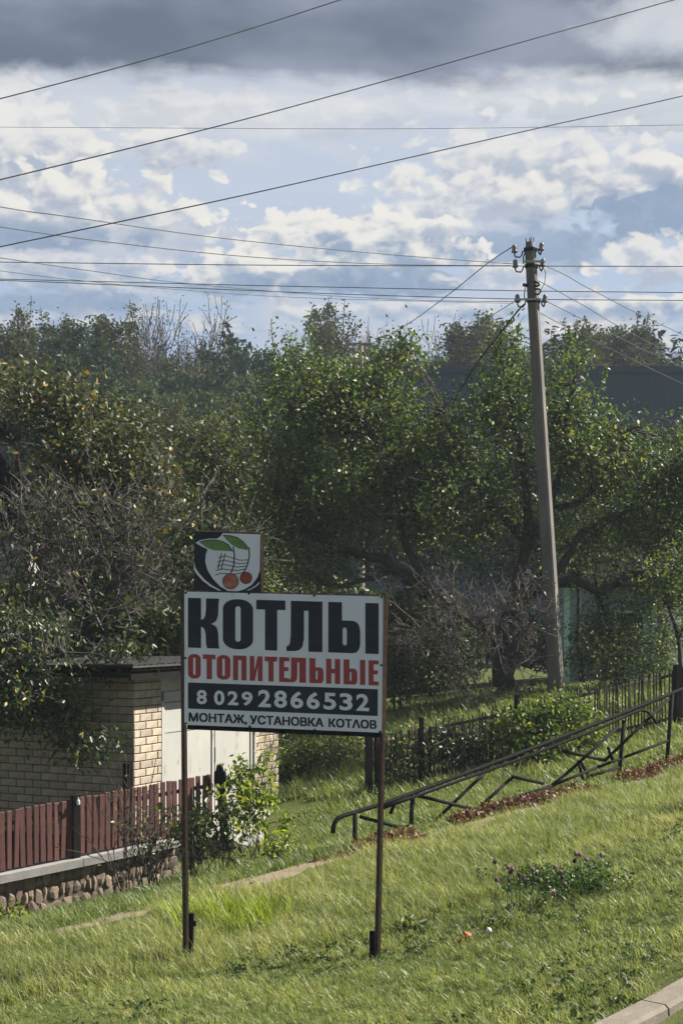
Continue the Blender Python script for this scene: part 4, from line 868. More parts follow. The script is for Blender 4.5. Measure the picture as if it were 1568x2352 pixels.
# ------------------------------------------------------------------ red picket fence on its stone plinth
FP0 = Vector((-3.81, 17.5)); FTd = Vector((.79, .613)).normalized(); FNr = Vector((FTd.y, -FTd.x))
def fence_at(u):       # distance along the fence for column u
    k = (u - U0) / F; return (k * FP0.y - FP0.x) / (FTd.x - k * FTd.y)
def fz(v, s): return H - (v - VH) / F * (FP0.y + FTd.y * s)
def picket_fence():
    s0, s1 = fence_at(-330), fence_at(492); sc = fence_at(402)
    root = thing('picket_fence', 'low dark red picket fence on a fieldstone plinth in front of the garage', 'fence', None, (FP0.x, FP0.y, 0))
    ax = Vector((FTd.x, FTd.y, 0)); ay = Vector((-FNr.x, -FNr.y, 0)); Z = Vector((0, 0, 1))
    def zline(u0, v0, u1, v1):
        a, b = fence_at(u0), fence_at(u1); za, zb = fz(v0, a), fz(v1, b); return lambda s: za + (zb - za) * (s - a) / (b - a)
    top = zline(0, 1866, 485, 1777); bot = zline(0, 2001, 402, 1920); copt = zline(0, 2004, 402, 1922)
    o0 = Vector((0, 0, 0)); rr = random.Random(5)
    hgt = top(0) - bot(0); mb = MB(); mb.cbox(o0, Vector((1, 0, 0)), Vector((0, 1, 0)), Z, -.0305, .0305, -.010, .012, 0, hgt, .004); pk = mb.mesh('picket'); pk.materials.append(M['picket'])
    s = s0
    while s < s1:
        if abs(s - fence_at(173)) > .055:
            o = link('picket', pk, None, root); z0 = bot(s) + rr.uniform(-.008, .008); o.location = ax * s + Z * z0 + ay * rr.uniform(-.004, .004)
            o.rotation_euler = (rr.gauss(0, .012), rr.gauss(0, .012), math.atan2(FTd.y, FTd.x) + rr.gauss(0, .05)); o.scale = (rr.uniform(.9, 1.08), 1, (top(s) - z0) / hgt * rr.uniform(.985, 1.01))
        s += .0835
    for f in (.22, .78):
        mb = MB(); a = o0 + ax * s0 + Z * (bot(s0) + f * (top(s0) - bot(s0))) + ay * .03; b = o0 + ax * s1 + Z * (bot(s1) + f * (top(s1) - bot(s1))) + ay * .03
        dd = (b - a); mb.frame_box(a, dd.normalized(), ay, Z, 0, dd.length, -.012, .02, -.022, .022); mb.build('rail', M['picket'], root)
    sp = fence_at(173); mb = MB(); mb.frame_box(ax * sp, ax, ay, Z, -.045, .045, -.05, .03, bot(sp) - .1, top(sp) + .04); p = mb.build('post', M['darkwood'], root)
    mb = MB(); mb.lathe(ax * sp + ay * -.075 + Z * (top(sp) - .07), (0, 0, 1), [(.012, 0), (.022, .01), (.022, .05), (.01, .07), (.01, .09)], 8); mb.build('glass_cap', M['glass'], p)
    # plinth
    mb = MB(); a = ax * s0; b = ax * sc
    def seg_box(z0f, z1f, y0, y1, sa, sb):
        vs = []
        for s in (sa, sb):
            for y, zf in ((y0, z0f), (y1, z0f), (y1, z1f), (y0, z1f)): vs.append(ax * s + ay * y + Z * zf(s))
        return vs, [(0, 1, 2, 3), (4, 7, 6, 5), (0, 4, 5, 1), (1, 5, 6, 2), (2, 6, 7, 3), (3, 7, 4, 0)]
    deep = lambda s: gz1(FP0.x + FTd.x * s, FP0.y + FTd.y * s) - .25
    nseg = 3; lens = np.linspace(s0, sc, nseg + 1)
    for i in range(nseg):
        mb = MB(); mb.add(*seg_box(lambda s: copt(s) - .098, lambda s: copt(s) - .006, -.14, .15, lens[i] + .004, lens[i + 1] - .004)); mb.build('coping', M['coping'], root)
    mb = MB(); mb.add(*seg_box(deep, lambda s: copt(s) - .102, -.05, .12, s0, sc - .03)); pl = mb.build('plinth', M['mortar'], root)
    stones = []
    for q in range(7):
        bm = bmesh.new(); bmesh.ops.create_icosphere(bm, subdivisions=2, radius=1)
        rq = random.Random(q + 40)
        bmesh.ops.subdivide_edges(bm, edges=[], cuts=0)
        ph = [rq.uniform(0, 6) for _ in range(6)]
        for v in bm.verts:
            c = v.co; m = max(abs(c.x), abs(c.z)); k = (1 / max(m, .25)) ** .72
            c.x *= k; c.z *= k; f = .95 + .17 * math.sin(3 * c.x + ph[0]) * math.sin(3 * c.z + ph[1]) + .10 * math.sin(4 * c.z + 2 * c.x + ph[2]) + .05 * math.sin(6 * c.x + ph[3]); v.co = c * f
        for _ in range(9):
            nrm = Vector((rq.gauss(0, 1), rq.gauss(0, .7), rq.gauss(0, 1))).normalized(); dd = rq.uniform(.62, .85)
            for v in bm.verts:
                ov = v.co.dot(nrm) - dd
                if ov > 0: v.co -= nrm * ov * .9
        me = bpy.data.meshes.new('stone'); bm.to_mesh(me); bm.free(); me.materials.append(M['stone']); stones.append(me)
    s = s0
    rows = []
    for row in range(3):
        s = s0 + rr.uniform(0, .06)
        while s < sc - .05:
            w = rr.choice((.06, .08, .11, .14, .19)) * rr.uniform(.9, 1.1) if row < 2 else rr.uniform(.06, .13); rows.append((row, s + w / 2, w)); s += w + .004
    for row, s, w in rows:
        zt = copt(s) - .108; zb_ = deep(s) + .22; full = zt - zb_; hs = [.40, .33, .27]; 
        z = zt - full * (1 - sum(hs[:row]) - hs[row] / 2)
        hgt_ = full * hs[row] * rr.uniform(.85, 1.28)
        if hgt_ < .03: continue
        o = link('stone', rr.choice(stones), None, pl); o.location = ax * s + ay * -.046 + Z * (z + rr.uniform(-.022, .022))
        o.scale = (w / 2 * 1.16, .032 * rr.uniform(.8, 1.3), hgt_ / 2 * 1.18); o.rotation_euler = (rr.gauss(0, .1), rr.choice((0, math.pi)) + rr.gauss(0, .13), math.atan2(FTd.y, FTd.x))
picket_fence()
def gate_post():
    b = base(520, 19.15); top = P(504, 1757, 19.15); L = top - b
    t = thing('gate_post', 'black carved wooden post at the right end of the red picket fence', 'post', None, b)
    mb = MB(); 
    for z0, z1, w0, w1 in ((-.2, .40, .052, .050), (.402, .46, .07, .07), (.462, .78, .050, .052), (.782, .82, .075, .075), (.822, .93, .078, .066), (.932, 1.0, .05, .03)):
        h0, h1 = z0 * L.z, z1 * L.z; c0 = Vector((L.x * z0, 0, h0)); c1 = Vector((L.x * z1, 0, h1)); vs = [c0 + Vector((a * w0, bb * w0, 0)) for a, bb in ((-1, -1), (1, -1), (1, 1), (-1, 1))] + [c1 + Vector((a * w1, bb * w1, 0)) for a, bb in ((-1, -1), (1, -1), (1, 1), (-1, 1))]
        mb.add(vs, [(0, 3, 2, 1), (4, 5, 6, 7), (0, 1, 5, 4), (1, 2, 6, 5), (2, 3, 7, 6), (3, 0, 4, 7)])
    mb.build('shaft', M['darkwood'], t)
    for z in (.70, .78): mb = MB(); mb.lathe(Vector((L.x * z - .05, -.075, L.z * z)), (0, -1, 0), [(.02, 0), (.022, .01), (.012, .02)], 8); mb.build('glint_knob', M['glass'], t)  # pale knobs added to stand for white glints on the post
    mb = MB(); mb.box(-.045, .06, -.18, .07, -.1, .16); mb.build('foot_block', M['darkwood'], t)
gate_post()

# ------------------------------------------------------------------ garden fence of thin laths
def garden_fence():
    a = base(845, 20.9); b = base(1552, 22.6); e = base(1900, 24)
    d2 = (b - a).to_2d(); L = d2.length; ax = Vector((d2.x / L, d2.y / L, 0)); ay = Vector((-ax.y, ax.x, 0)); Z = Vector((0, 0, 1))
    root = thing('garden_fence', 'dark rickety garden fence of thin laths behind the pipe railing', 'fence', None, a)
    rr = random.Random(9); s = .05; mb = MB(); mb.cbox(Vector((0, 0, 0)), Vector((1, 0, 0)), Vector((0, 1, 0)), Z, -.0085, .0085, -.006, .006, 0, 1, .002); me = mb.mesh('lath'); me.materials.append(M['lathwood'])
    def gzs(s): return gz1(a.x + ax.x * s, a.y + ax.y * s) - a.z
    hh = lambda s: .80 + .06 * s / L
    s_end = L + 2.0
    while s < s_end:
        if not (abs(s - L) < .07):
            o = link('lath', me, None, root); o.location = ax * s + Z * (gzs(s) + .02 + rr.uniform(0, .02)); o.rotation_euler = (rr.gauss(0, .015), rr.gauss(0, .03), math.atan2(ax.y, ax.x) + rr.gauss(0, .1)); o.scale = (rr.uniform(.8, 1.3), 1, hh(s) * rr.uniform(.94, 1.05))
        s += rr.uniform(.046, .056)
    for f, m in ((.92, 'greywood'), (.2, 'lathwood')):
        n = 6
        for i in range(n):
            sa, sb_ = s_end * i / n, s_end * (i + 1) / n
            p0 = ax * sa + Z * (gzs(sa) + hh(sa) * f) + ay * .02; p1 = ax * sb_ + Z * (gzs(sb_) + hh(sb_) * f) + ay * .02; dd = p1 - p0
            mb = MB(); mb.frame_box(p0, dd.normalized(), ay, dd.normalized().cross(ay) * -1, .003, dd.length - .003, -.009, .014, -.02, .02); mb.build('rail', M[m if i in (0, 3) else 'lathwood'], root)  # some top rail pieces paler, sunlight on the wood put into the colour
    for u, w, hp in ((845, .042, .98), (862, .02, .95), (965, .024, .95), (985, .014, .8), (1185, .034, 1.0), (1552, .048, .94)):
        s = (u - 845) / (1552 - 845) * L * 1.0
        k = (u - U0) / F; s = (k * a.y - a.x) / (ax.x - k * ax.y)
        mb = MB(); mb.frame_box(ax * s + ay * -.03, ax, ay, Z, -w, w, -w, w, gzs(s) - .2, gzs(s) + hp); mb.build('post', M['darkwood'], root)
    mb = MB(); s = .62; mb.tube([ax * s + ay * -.06 + Z * (gzs(s) + .80), ax * s + ay * -.06 + Z * (gzs(s) + .90)], [.02, .012], 6); mb.build('peg', M['edgewood_lit'], root)
garden_fence()

# ------------------------------------------------------------------ pipe railing along the path
RN = .62
def rail_pt(u, v, dn=0.):
    k = (u - U0) / F; q = PR + PN * (RN + dn); s = (k * q.y - q.x) / (PT.x - k * PT.y); y = q.y + PT.y * s
    return Vector((k * y, y, H - (v - VH) / F * y))
def railing():
    b = rail_pt(815, 1960); b.z = gz1(b.x, b.y); t = thing('pipe_railing', 'long black welded pipe railing climbing beside the path', 'railing', None, b)
    def pipe(name, r, *uv, dn=0, mat='blacksteel'):
        mb = MB(); mb.tube([rail_pt(p[0], p[1], dn) - b for p in uv], r, 8); return mb.build(name, M[mat], t, smooth=True)
    pipe('top_rail', .0245, (764, 1914), (766, 1895), (775, 1880), (790, 1873), (879, 1846), (944, 1823), (1113, 1760), (1216, 1721), (1395, 1652), (1543, 1592), (1568, 1582), (1750, 1506))
    pipe('second_rail', .018, (879, 1856), (944, 1833), (1113, 1772), (1216, 1735), (1395, 1665), (1445, 1640), (1470, 1631), (1485, 1634), (1497, 1647), (1507, 1661), dn=-.055)
    def post(u0, v0, u1, v1, r=.025):
        p0 = rail_pt(u0, v0); p1 = rail_pt(u1, v1); z = gz1(p1.x, p1.y); p1.z = z - .15
        mb = MB(); mb.tube([p0 - b, p1 - b], r, 8); mb.build('post', M['blacksteel'], t, smooth=True)
    for a in ((815, 1867, 815, 1965), (947, 1822, 942, 1929), (1432.6, 1654, 1417, 1805), (1543, 1592, 1527, 1805), (1700, 1527, 1690, 1770)): post(*a)
    for a, bb in (((1532, 1701), (1431, 1740)), ((1431, 1740), (1369, 1763)), ((1369, 1763), (1265, 1805)), ((1265, 1805), (1190, 1830)), ((1190, 1830), (1113, 1857)), ((1421, 1762), (1348, 1785))): pipe('lower_rail', .019, a, bb)
    for a, bb in (((1535, 1605), (1390, 1745)), ((1418, 1670), (1307, 1771)), ((1307, 1771), (1265, 1805)), ((1291, 1725), (1390, 1747)), ((1327, 1747), (1338, 1792)), ((1331, 1747), (1348, 1778)), ((1395, 1716), (1406, 1746)),
                 ((1123, 1765), (998, 1886)), ((1175, 1786), (1094, 1860)), ((949, 1825), (1087, 1859)), ((827, 1876), (939, 1906)), ((1175, 1784), (1247, 1799)), ((908, 1841), (896, 1869)), ((880, 1855), (940, 1832))):
        pipe('brace', .019, a, bb, dn=random.uniform(-.03, .03))
railing()

# ------------------------------------------------------------------ the sign
def fill2d(loops):
    c = bpy.data.curves.new('outline', 'CURVE'); c.dimensions = '2D'; c.fill_mode = 'BOTH'
    for lp in loops:
        sp = c.splines.new('POLY'); sp.points.add(len(lp) - 1); sp.use_cyclic_u = True
        for q, (x, y) in zip(sp.points, lp): q.co = (x, y, 0, 1)
    o = bpy.data.objects.new('outline', c); COL.objects.link(o); bpy.context.view_layer.update()
    me = bpy.data.meshes.new_from_object(o.evaluated_get(bpy.context.evaluated_depsgraph_get()))
    vs = [(v.co.x, v.co.y) for v in me.vertices]; fs = [tuple(p.vertices) for p in me.polygons]
    bpy.data.objects.remove(o); bpy.data.curves.remove(c); bpy.data.meshes.remove(me); return vs, fs
def text2d(s, off):
    c = bpy.data.curves.new('text', 'FONT'); c.body = s; c.offset = off; c.resolution_u = 6
    o = bpy.data.objects.new('text', c); COL.objects.link(o); bpy.context.view_layer.update()
    me = bpy.data.meshes.new_from_object(o.evaluated_get(bpy.context.evaluated_depsgraph_get()))
    vs = [(v.co.x, v.co.y) for v in me.vertices]; fs = [tuple(p.vertices) for p in me.polygons]
    bpy.data.objects.remove(o); bpy.data.curves.remove(c); bpy.data.meshes.remove(me); return vs, fs
def rrect(x0, y0, x1, y1, rx, ry, n=7):
    pts = []
    for cx, cy, a0 in ((x1 - rx, y1 - ry, 0), (x0 + rx, y1 - ry, 90), (x0 + rx, y0 + ry, 180), (x1 - rx, y0 + ry, 270)):
        for i in range(n + 1): a = R(a0 + 90 * i / n); pts.append((cx + rx * math.cos(a), cy + ry * math.sin(a)))
    return pts
BOX = [(0, 0), (0, 1), (1, 1), (1, 0)]
SOFT = [(0, 0), (0, 1), (.43, 1), (.43, .64), (.76, .64), (.88, .615), (.96, .56), (1, .45), (1, .18), (.97, .09), (.89, .02), (.78, 0)]
GL = {
    'О': [rrect(0, 0, 1, 1, .46, .2), rrect(.41, .15, .59, .86, .085, .06)],
    'К': [[(0, 0), (0, 1), (.42, 1), (.42, .565), (.50, .585), (.555, .66), (.575, .8), (.58, 1), (1, 1), (.975, .87), (.965, .68), (.92, .57), (.84, .52), (.74, .49), (.86, .46), (.93, .41), (.97, .3), (.975, .12), (1, 0), (.61, 0), (.575, .1), (.565, .28), (.53, .37), (.48, .41), (.42, .425), (.42, 0)]],
    'Т': [[(.30, 0), (.30, .81), (0, .81), (0, 1), (1, 1), (1, .81), (.72, .81), (.72, 0)]],
    'Л': [[(.125, 1), (1, 1), (1, 0), (.61, 0), (.61, .81), (.49, .81), (.487, .25), (.45, .10), (.37, .03), (.25, .004), (0, 0), (0, .09), (.06, .105), (.10, .16), (.12, .3)]],
    'Ь': [SOFT, rrect(.45, .15, .58, .5, .05, .06)],
    'І': [BOX],
    'П': [[(0, 0), (0, 1), (1, 1), (1, 0), (.62, 0), (.62, .82), (.38, .82), (.38, 0)]],
    'И': [[(0, 0), (0, 1), (.36, 1), (.36, .40), (.62, 1), (1, 1), (1, 0), (.64, 0), (.64, .60), (.38, 0)]],
    'Е': [[(0, 0), (0, 1), (1, 1), (1, .84), (.5, .84), (.5, .6), (.92, .6), (.92, .44), (.5, .44), (.5, .16), (1, .16), (1, 0)]],
    'Н': [[(0, 0), (0, 1), (.38, 1), (.38, .6), (.62, .6), (.62, 1), (1, 1), (1, 0), (.62, 0), (.62, .42), (.38, .42), (.38, 0)]],
}
SY, SK = 11.58, -.10            # sign plane: Y = SY + SK * X (its right side a little nearer)
SNRM = Vector((SK, -1, 0)).normalized()
def sp_(cx, cy, lift=0.):       # a point of the sign face from a close-up measurement
    u = 392 + cx / 3.0; v = 1198 + cy / 3.0; k = (u - U0) / F; Y = SY / (1 - SK * k)
    return Vector((k * Y, Y, H - (v - VH) / F * Y)) + SNRM * lift
def sign():
    b = sp_(780, 2990); b.z = gz1(b.x, b.y)
    t = thing('advertising_sign', 'white advertising sign on two thin rusty posts standing in the grass', 'sign', None, b)
    def quad_panel(name, q, th, mat, lift, parent=t):
        f = [sp_(*p, lift) - b for p in q]; bk = [p - SNRM * th for p in f]
        mb = MB(); mb.add(f + bk, [(0, 1, 2, 3), (4, 7, 6, 5), (0, 4, 5, 1), (1, 5, 6, 2), (2, 6, 7, 3), (3, 7, 4, 0)]); return mb.build(name, M[mat], parent)
    def flat(name, polys, mat, lift, parent, label=None):
        mb = MB()
        for vs, fs in polys: mb.add([sp_(x, y, lift) - b for x, y in vs], fs)
        o = mb.build(name, M[mat], parent)
        if label: o['label'] = label
        return o
    panel = quad_panel('panel', [(95, 482), (1462, 517), (1455, 1455), (95, 1400)], .012, 'signwhite', 0)
    logo = quad_panel('logo_panel', [(166, 68), (622, 82), (625, 488), (160, 472)], .012, 'signblack', .002)
    def word(spec, top, bot):
        out = []
        lt = lambda x: top[0] + (top[1] - top[0]) * (x - 120) / 1312.; lb_ = lambda x: bot[0] + (bot[1] - bot[0]) * (x - 120) / 1312.
        for ch, x0, x1 in spec:
            vs, fs = fill2d(GL[ch]); vv = []
            for gx, gy in vs: x = x0 + (x1 - x0) * gx; vv.append((x, lb_(x) + (lt(x) - lb_(x)) * gy))
            out.append((vv, fs))
        return out
    for q in (word([('К', 120, 335), ('О', 360, 568), ('Т', 590, 790), ('Л', 797, 1045), ('Ь', 1085, 1305), ('І', 1340, 1432)], (525, 563), (868, 913))): flat('letter', [q], 'signblack', .0015, panel)
    for q in (word([('О', 120, 208), ('Т', 222, 310), ('О', 318, 412), ('П', 430, 523), ('И', 545, 633), ('Т', 648, 733), ('Е', 747, 817), ('Л', 815, 932), ('Ь', 955, 1053), ('Н', 1070, 1167), ('Ь', 1190, 1285), ('І', 1303, 1340), ('Е', 1362, 1432)], (911, 957), (1080, 1130))): flat('letter', [q], 'signred', .0015, panel)
    flat('phone_bar', [([(120, 1108), (1427, 1155), (1425, 1340), (120, 1288)], [(0, 1, 2, 3)])], 'signblack', .0015, panel)
    def txt(s, x0, x1, top0, top1, bot0, bot1, off, cap=None):
        vs, fs = text2d(s, 0 if cap else off); xs = [v[0] for v in vs]; ys = [v[1] for v in vs]; a, c = min(xs), max(xs)
        if cap is None: lo, hi = min(ys), max(ys)
        else:
            hv, _ = text2d('Н', 0); lo, hi = min(v[1] for v in hv), max(v[1] for v in hv)
        vv = []
        for x, y in vs:
            q = (x - a) / (c - a); tt = top0 + (top1 - top0) * q; bb = bot0 + (bot1 - bot0) * q; vv.append((x0 + (x1 - x0) * q, bb + (tt - bb) * (y - lo) / (hi - lo)))
        return vv, fs
    digs = [txt(*a, .028) for a in [('8', 180, 250, 1159, 1161, 1257, 1259), ('0', 300, 371, 1163, 1166, 1262, 1265), ('2', 393, 466, 1167, 1170, 1263, 1266), ('9', 490, 564, 1171, 1173, 1268, 1271),
        ('2', 603, 690, 1158, 1161, 1277, 1280), ('8', 713, 801, 1163, 1166, 1281, 1285), ('6', 825, 913, 1168, 1171, 1285, 1289), ('6', 937, 1026, 1172, 1176, 1290, 1294), ('5', 1053, 1139, 1178, 1181, 1295, 1298), ('3', 1163, 1252, 1181, 1185, 1299, 1303), ('2', 1278, 1366, 1186, 1189, 1303, 1307)]]
    for q in digs: flat('digit', [q], 'signwhite', .003, panel)
    small = [txt('МОНТАЖ,', 128, 523, 1317, 1333, 1374, 1391, .022, 1), txt('УСТАНОВКА', 548, 1050, 1335, 1355, 1393, 1413, .022, 1), txt('КОТΛОВ', 1090, 1415, 1357, 1371, 1414, 1427, .022, 1)]
    for k, (dx, dy) in enumerate(((-3, -2), (3, -2), (-3, 2), (3, 2), (0, 0))):
        flat('small_lettering', [([(x + dx, y + dy) for x, y in vv], ff) for vv, ff in small], 'signblack', .0015 + .0003 * k, panel)
    # emblem: cherries hanging from a stave, with two leaves
    def poly(pts): return fill2d([pts])
    flat('emblem_ground', [poly([(172, 146), (205, 128), (262, 118), (322, 117), (345, 100), (360, 80), (618, 88), (615, 335), (598, 385), (560, 435), (510, 466), (460, 480), (395, 478), (340, 445), (290, 392), (255, 335), (240, 280), (243, 225), (256, 192), (215, 172)]),
                           poly([(162, 280), (172, 318), (196, 356), (235, 400), (285, 440), (340, 470), (352, 474), (330, 474), (272, 446), (220, 406), (180, 362), (161, 330)]),
                           poly([(612, 415), (590, 437), (560, 458), (520, 476), (545, 472), (585, 450), (610, 430)])], 'signwhite', .0035, logo)
    def stroke(pts, w):
        pts = [Vector(p) for p in pts]; L = []; Rr = []
        for i, p in enumerate(pts):
            d = (pts[min(i + 1, len(pts) - 1)] - pts[max(i - 1, 0)]).normalized(); n = Vector((-d.y, d.x)); L.append(p + n * w / 2); Rr.append(p - n * w / 2)
        n = len(pts); return [tuple(p) for p in L + Rr], [(i, i + 1, n + i + 1, n + i) for i in range(n - 1)]
    l1 = [(200, 142), (240, 130), (300, 126), (355, 135), (400, 160), (430, 206), (375, 202), (300, 198), (245, 178)]; l2 = [(362, 95), (410, 97), (460, 110), (500, 138), (530, 176), (526, 196), (470, 186), (420, 158), (385, 125)]
    flat('emblem_leaf', [poly(l1)], 'signgreen', .005, logo); flat('emblem_leaf', [poly(l2)], 'signgreen', .005, logo)
    lines = [stroke(l1[:6], 6), stroke(l2[:6], 6), stroke([(432, 170), (440, 230), (436, 300), (414, 362)], 8), stroke([(540, 175), (543, 240), (530, 300), (505, 350)], 8)]
    for k in range(5):
        y = 240 + k * 30; sx = 345 - k * 6; lines.append(stroke([(sx - 14, y + 8), (sx + 30, y - 4), (sx + 75, y + 8 - k * 2), (sx + 130, y + 26 - k * 6), (540 - k * 8, y + 24 - k * 9)], 5))
    lines += [stroke([(352, 218), (340, 270), (326, 330)], 6), stroke([(378, 220), (362, 280), (348, 335)], 6)]
    flat('emblem_lines', lines, 'signblack', .006, logo)
    def disc(cx, cy, r): return [(cx + r * math.cos(R(a)), cy + r * math.sin(R(a)) * .98) for a in range(0, 360, 15)]
    flat('emblem_cherry', [poly(disc(414, 412, 54))], 'cherrypale', .0065, logo); flat('emblem_cherry', [poly(disc(520, 388, 41))], 'cherryred', .0065, logo)
    flat('cherry_outline', [stroke(disc(414, 412, 54) + [disc(414, 412, 54)[0]], 4), stroke(disc(520, 388, 41) + [disc(520, 388, 41)[0]], 4)], 'signblack', .0075, logo)
    # frame and posts; turned side strips carry the sunlit tone in their colour
    def bar(name, p0, p1, w, d, mat, lift, yaw=0., parent=t):
        a, c = sp_(*p0, lift) - b, sp_(*p1, lift) - b; az = (c - a).normalized(); n = (Matrix.Rotation(yaw, 3, 'Z') @ SNRM); ay = (-n - az * (-n).dot(az)).normalized(); ax = ay.cross(az).normalized()
        mb = MB(); mb.frame_box(a, ax, ay, az, -w / 2, w / 2, 0, d, 0, (c - a).length); return mb.build(name, M[mat], parent)
    bar('frame_rail', (112, 476), (1440, 508), .012, .03, 'rust', -.014); bar('frame_rail', (112, 1416), (1440, 1470), .036, .03, 'blacksteel', -.012)
    bar('frame_side', (1471, 519), (1462, 1462), .014, .032, 'edgewood_lit', .004, .35)
    bar('logo_side', (631, 82), (634, 486), .022, .03, 'edgewood_lit', .004, .35); bar('logo_top', (166, 62), (622, 76), .008, .02, 'edgewood_lit', .002)
    for p0, p1 in (((80, 470), (97, 3030)), ((1474, 515), (1416, 3030))):
        left = p0[0] < 500
        p = bar('post', p0, p1, .036, .042, 'rust', -.016, 0); o = bar('post_lit_side', (p0[0] + (24 if left else 16), 515 if not left else 1420), (p1[0] + (22 if left else 20), 3000), .018, .022, 'edgewood_lit', -.004, .3, p)
        if left: bar('stub', (135, 2705), (127, 3040), .04, .04, 'blacksteel', -.02, 0, p); bar('stub_bolt', (163, 2755), (163, 2790), .02, .03, 'blacksteel', -.005, 0, p)
        else: bar('stub', (1383, 2830), (1383, 3040), .038, .04, 'blacksteel', -.02, 0, p)
    for q in ((105, 490), (540, 495), (988, 511), (1452, 520), (1450, 990), (103, 940), (104, 1391), (545, 1412), (992, 1436), (1442, 1448)):
        mb = MB(); c = sp_(*q, 0) - b; mb.lathe(c, SNRM, [(.009, 0), (.009, .003), (.004, .005)], 8); mb.build('bolt', M['blacksteel'], t)
sign()

# ------------------------------------------------------------------ concrete pole and its wires
Yp = 25.8
def pole():
    b = base(1278, Yp); top = P(1216, 556, Yp)
    t = thing('concrete_pole', 'tall leaning concrete electricity pole with six insulators', 'utility pole', None, b); L = top - b
    yaw = R(-28); ex = Vector((math.cos(yaw), math.sin(yaw), 0)); ey = Vector((-ex.y, ex.x, 0))
    def ring(z, w, d): c = L * z; return [c + ex * (a * w) + ey * (bb * d) for a, bb in ((-1, -.72), (-.72, -1), (.72, -1), (1, -.72), (1, .72), (.72, 1), (-.72, 1), (-1, .72))]
    mb = MB(); rings = [ring(-.03, .117, .108), ring(.3, .104, .098), ring(.7, .087, .083), (ring(.975, .077, .075)), ring(1., .055, .055)]
    vs = [p for r in rings for p in r]; fs = [(i * 8 + k, i * 8 + (k + 1) % 8, (i + 1) * 8 + (k + 1) % 8, (i + 1) * 8 + k) for i in range(4) for k in range(8)] + [tuple(range(7, -1, -1)), tuple(32 + k for k in range(8))]
    mb.add(vs, fs); mb.build('shaft', M['concrete'], t)
    mb = MB()
    for dx, dy in ((-.05, .0), (-.01, .03), (.02, -.02), (.04, .02)): mb.tube([L + ex * dx + ey * dy - Vector((0, 0, .02)), L + ex * (dx * 1.5) + ey * dy + Vector((0, 0, .06 + .03 * random.random()))], .007, 5)
    mb.build('rebar_stub', M['blacksteel'], t)
    q = lambda u, v, dy=0: P(u, v, Yp + dy) - b
    for u, v, s, z in ((1181, 574, -1, 576), (1183, 612, -1, 610), (1188, 694, -1, 690), (1242, 566, 1, 571), (1245, 610, 1, 608), (1250, 693, 1, 690)):
        cu = 1216 + (z - 556) * .06; edge = cu + s * 13
        mb = MB(); pts = [q(cu, z), q(edge, z), q(edge + s * 5, z + 2), q(edge + s * 7, z + 10), q(edge + s * 11, z + 15), q(u - s * 2, z + 14), q(u, z + 9), q(u, z + 2)]
        mb.tube(pts, .013, 6); h = mb.build('hook', M['blacksteel'], t, smooth=True)
        mb = MB(); mb.lathe(q(u, z + 5), (0.06 * s, 0, 1), [(.032, 0), (.05, .012), (.05, .035), (.034, .05), (.045, .07), (.034, .09), (.04, .11), (.02, .135), (.008, .14)], 10); mb.build('insulator', M['ceramic'], h, smooth=True)
    for z, u0, u1 in ((601, 1200, 1247), (688, 1180, 1240)):
        mb = MB(); a, c = q(u0, z, -.13), q(u1, z - 1, -.11); mb.frame_box(a, (c - a).normalized(), Vector((0, 1, 0)), Vector((0, 0, 1)), 0, (c - a).length, -.02, .02, -.014, .014); mb.build('clamp_band', M['gatemetal'], t)
    for z in (574, 612, 692):
        cu = 1216 + (z - 556) * .06; zz = (P(0, z, Yp).z - b.z) / L.z; mb = MB(); r0 = ring(zz - .004, .092, .09); r1 = ring(zz + .004, .092, .09); mb.add(r0 + r1, [(k, (k + 1) % 8, 8 + (k + 1) % 8, 8 + k) for k in range(8)]); mb.build('collar', M['blacksteel'], t)
    for pts, r in (([q(1225, 646, -.1), q(1236, 650, -.08), q(1238, 655, -.1), q(1228, 658, -.12)], .016), ([q(1226, 664, -.1), q(1238, 664, -.1), q(1241, 670, -.1), q(1236, 676, -.1), q(1228, 676, -.12)], .016), ([q(1206, 577, -.08), q(1201, 590, -.1), q(1201, 606, -.1)], .012),
                   ([q(1245, 612), q(1252, 625), q(1250, 650), q(1240, 668)], .006), ([q(1205, 660, -.08), q(1203, 680, -.1), q(1207, 692, -.1)], .009), ([q(1200, 654, -.08), q(1212, 656, -.1)], .03)):
        mb = MB(); mb.tube(pts, r, 6); mb.build('cable_loop', M['blacksteel'], t, smooth=True)
pole()
def wire(label, pts, r, sub=8, mat='wire'):
    """pts (u, v, Y); smooth curve through them"""
    pl = [P(*p) for p in pts]; fine = []
    for i in range(len(pl) - 1):
        p0, p1, p2, p3 = pl[max(i - 1, 0)], pl[i], pl[i + 1], pl[min(i + 2, len(pl) - 1)]
        for k in range(sub):
            q = k / sub; fine.append(.5 * ((2 * p1) + (p2 - p0) * q + (2 * p0 - 5 * p1 + 4 * p2 - p3) * q * q + (3 * p1 - p0 - 3 * p2 + p3) * q ** 3))
    fine.append(pl[-1]); mb = MB(); o = fine[0]; mb.tube([p - o for p in fine], r, 5)
    ob = mb.build('power_line', M[mat], None, True); ob.location = o; tag(ob, label, 'power line', 'power lines across the sky'); return ob
wire('topmost thick black wire crossing the dark cloud at the upper left', [(-900, 425, 13), (-400, 322, 14), (0, 227, 15), (400, 119, 16), (780, 0, 17), (1300, -175, 18)], .0062)
wire('second thick black wire rising from the left border to the top right corner', [(-900, 610, 14), (-400, 505, 15), (0, 413, 16), (500, 290, 17), (830, 201, 18), (1200, 96, 19), (1545, 0, 20), (2300, -215, 22)], .0068)
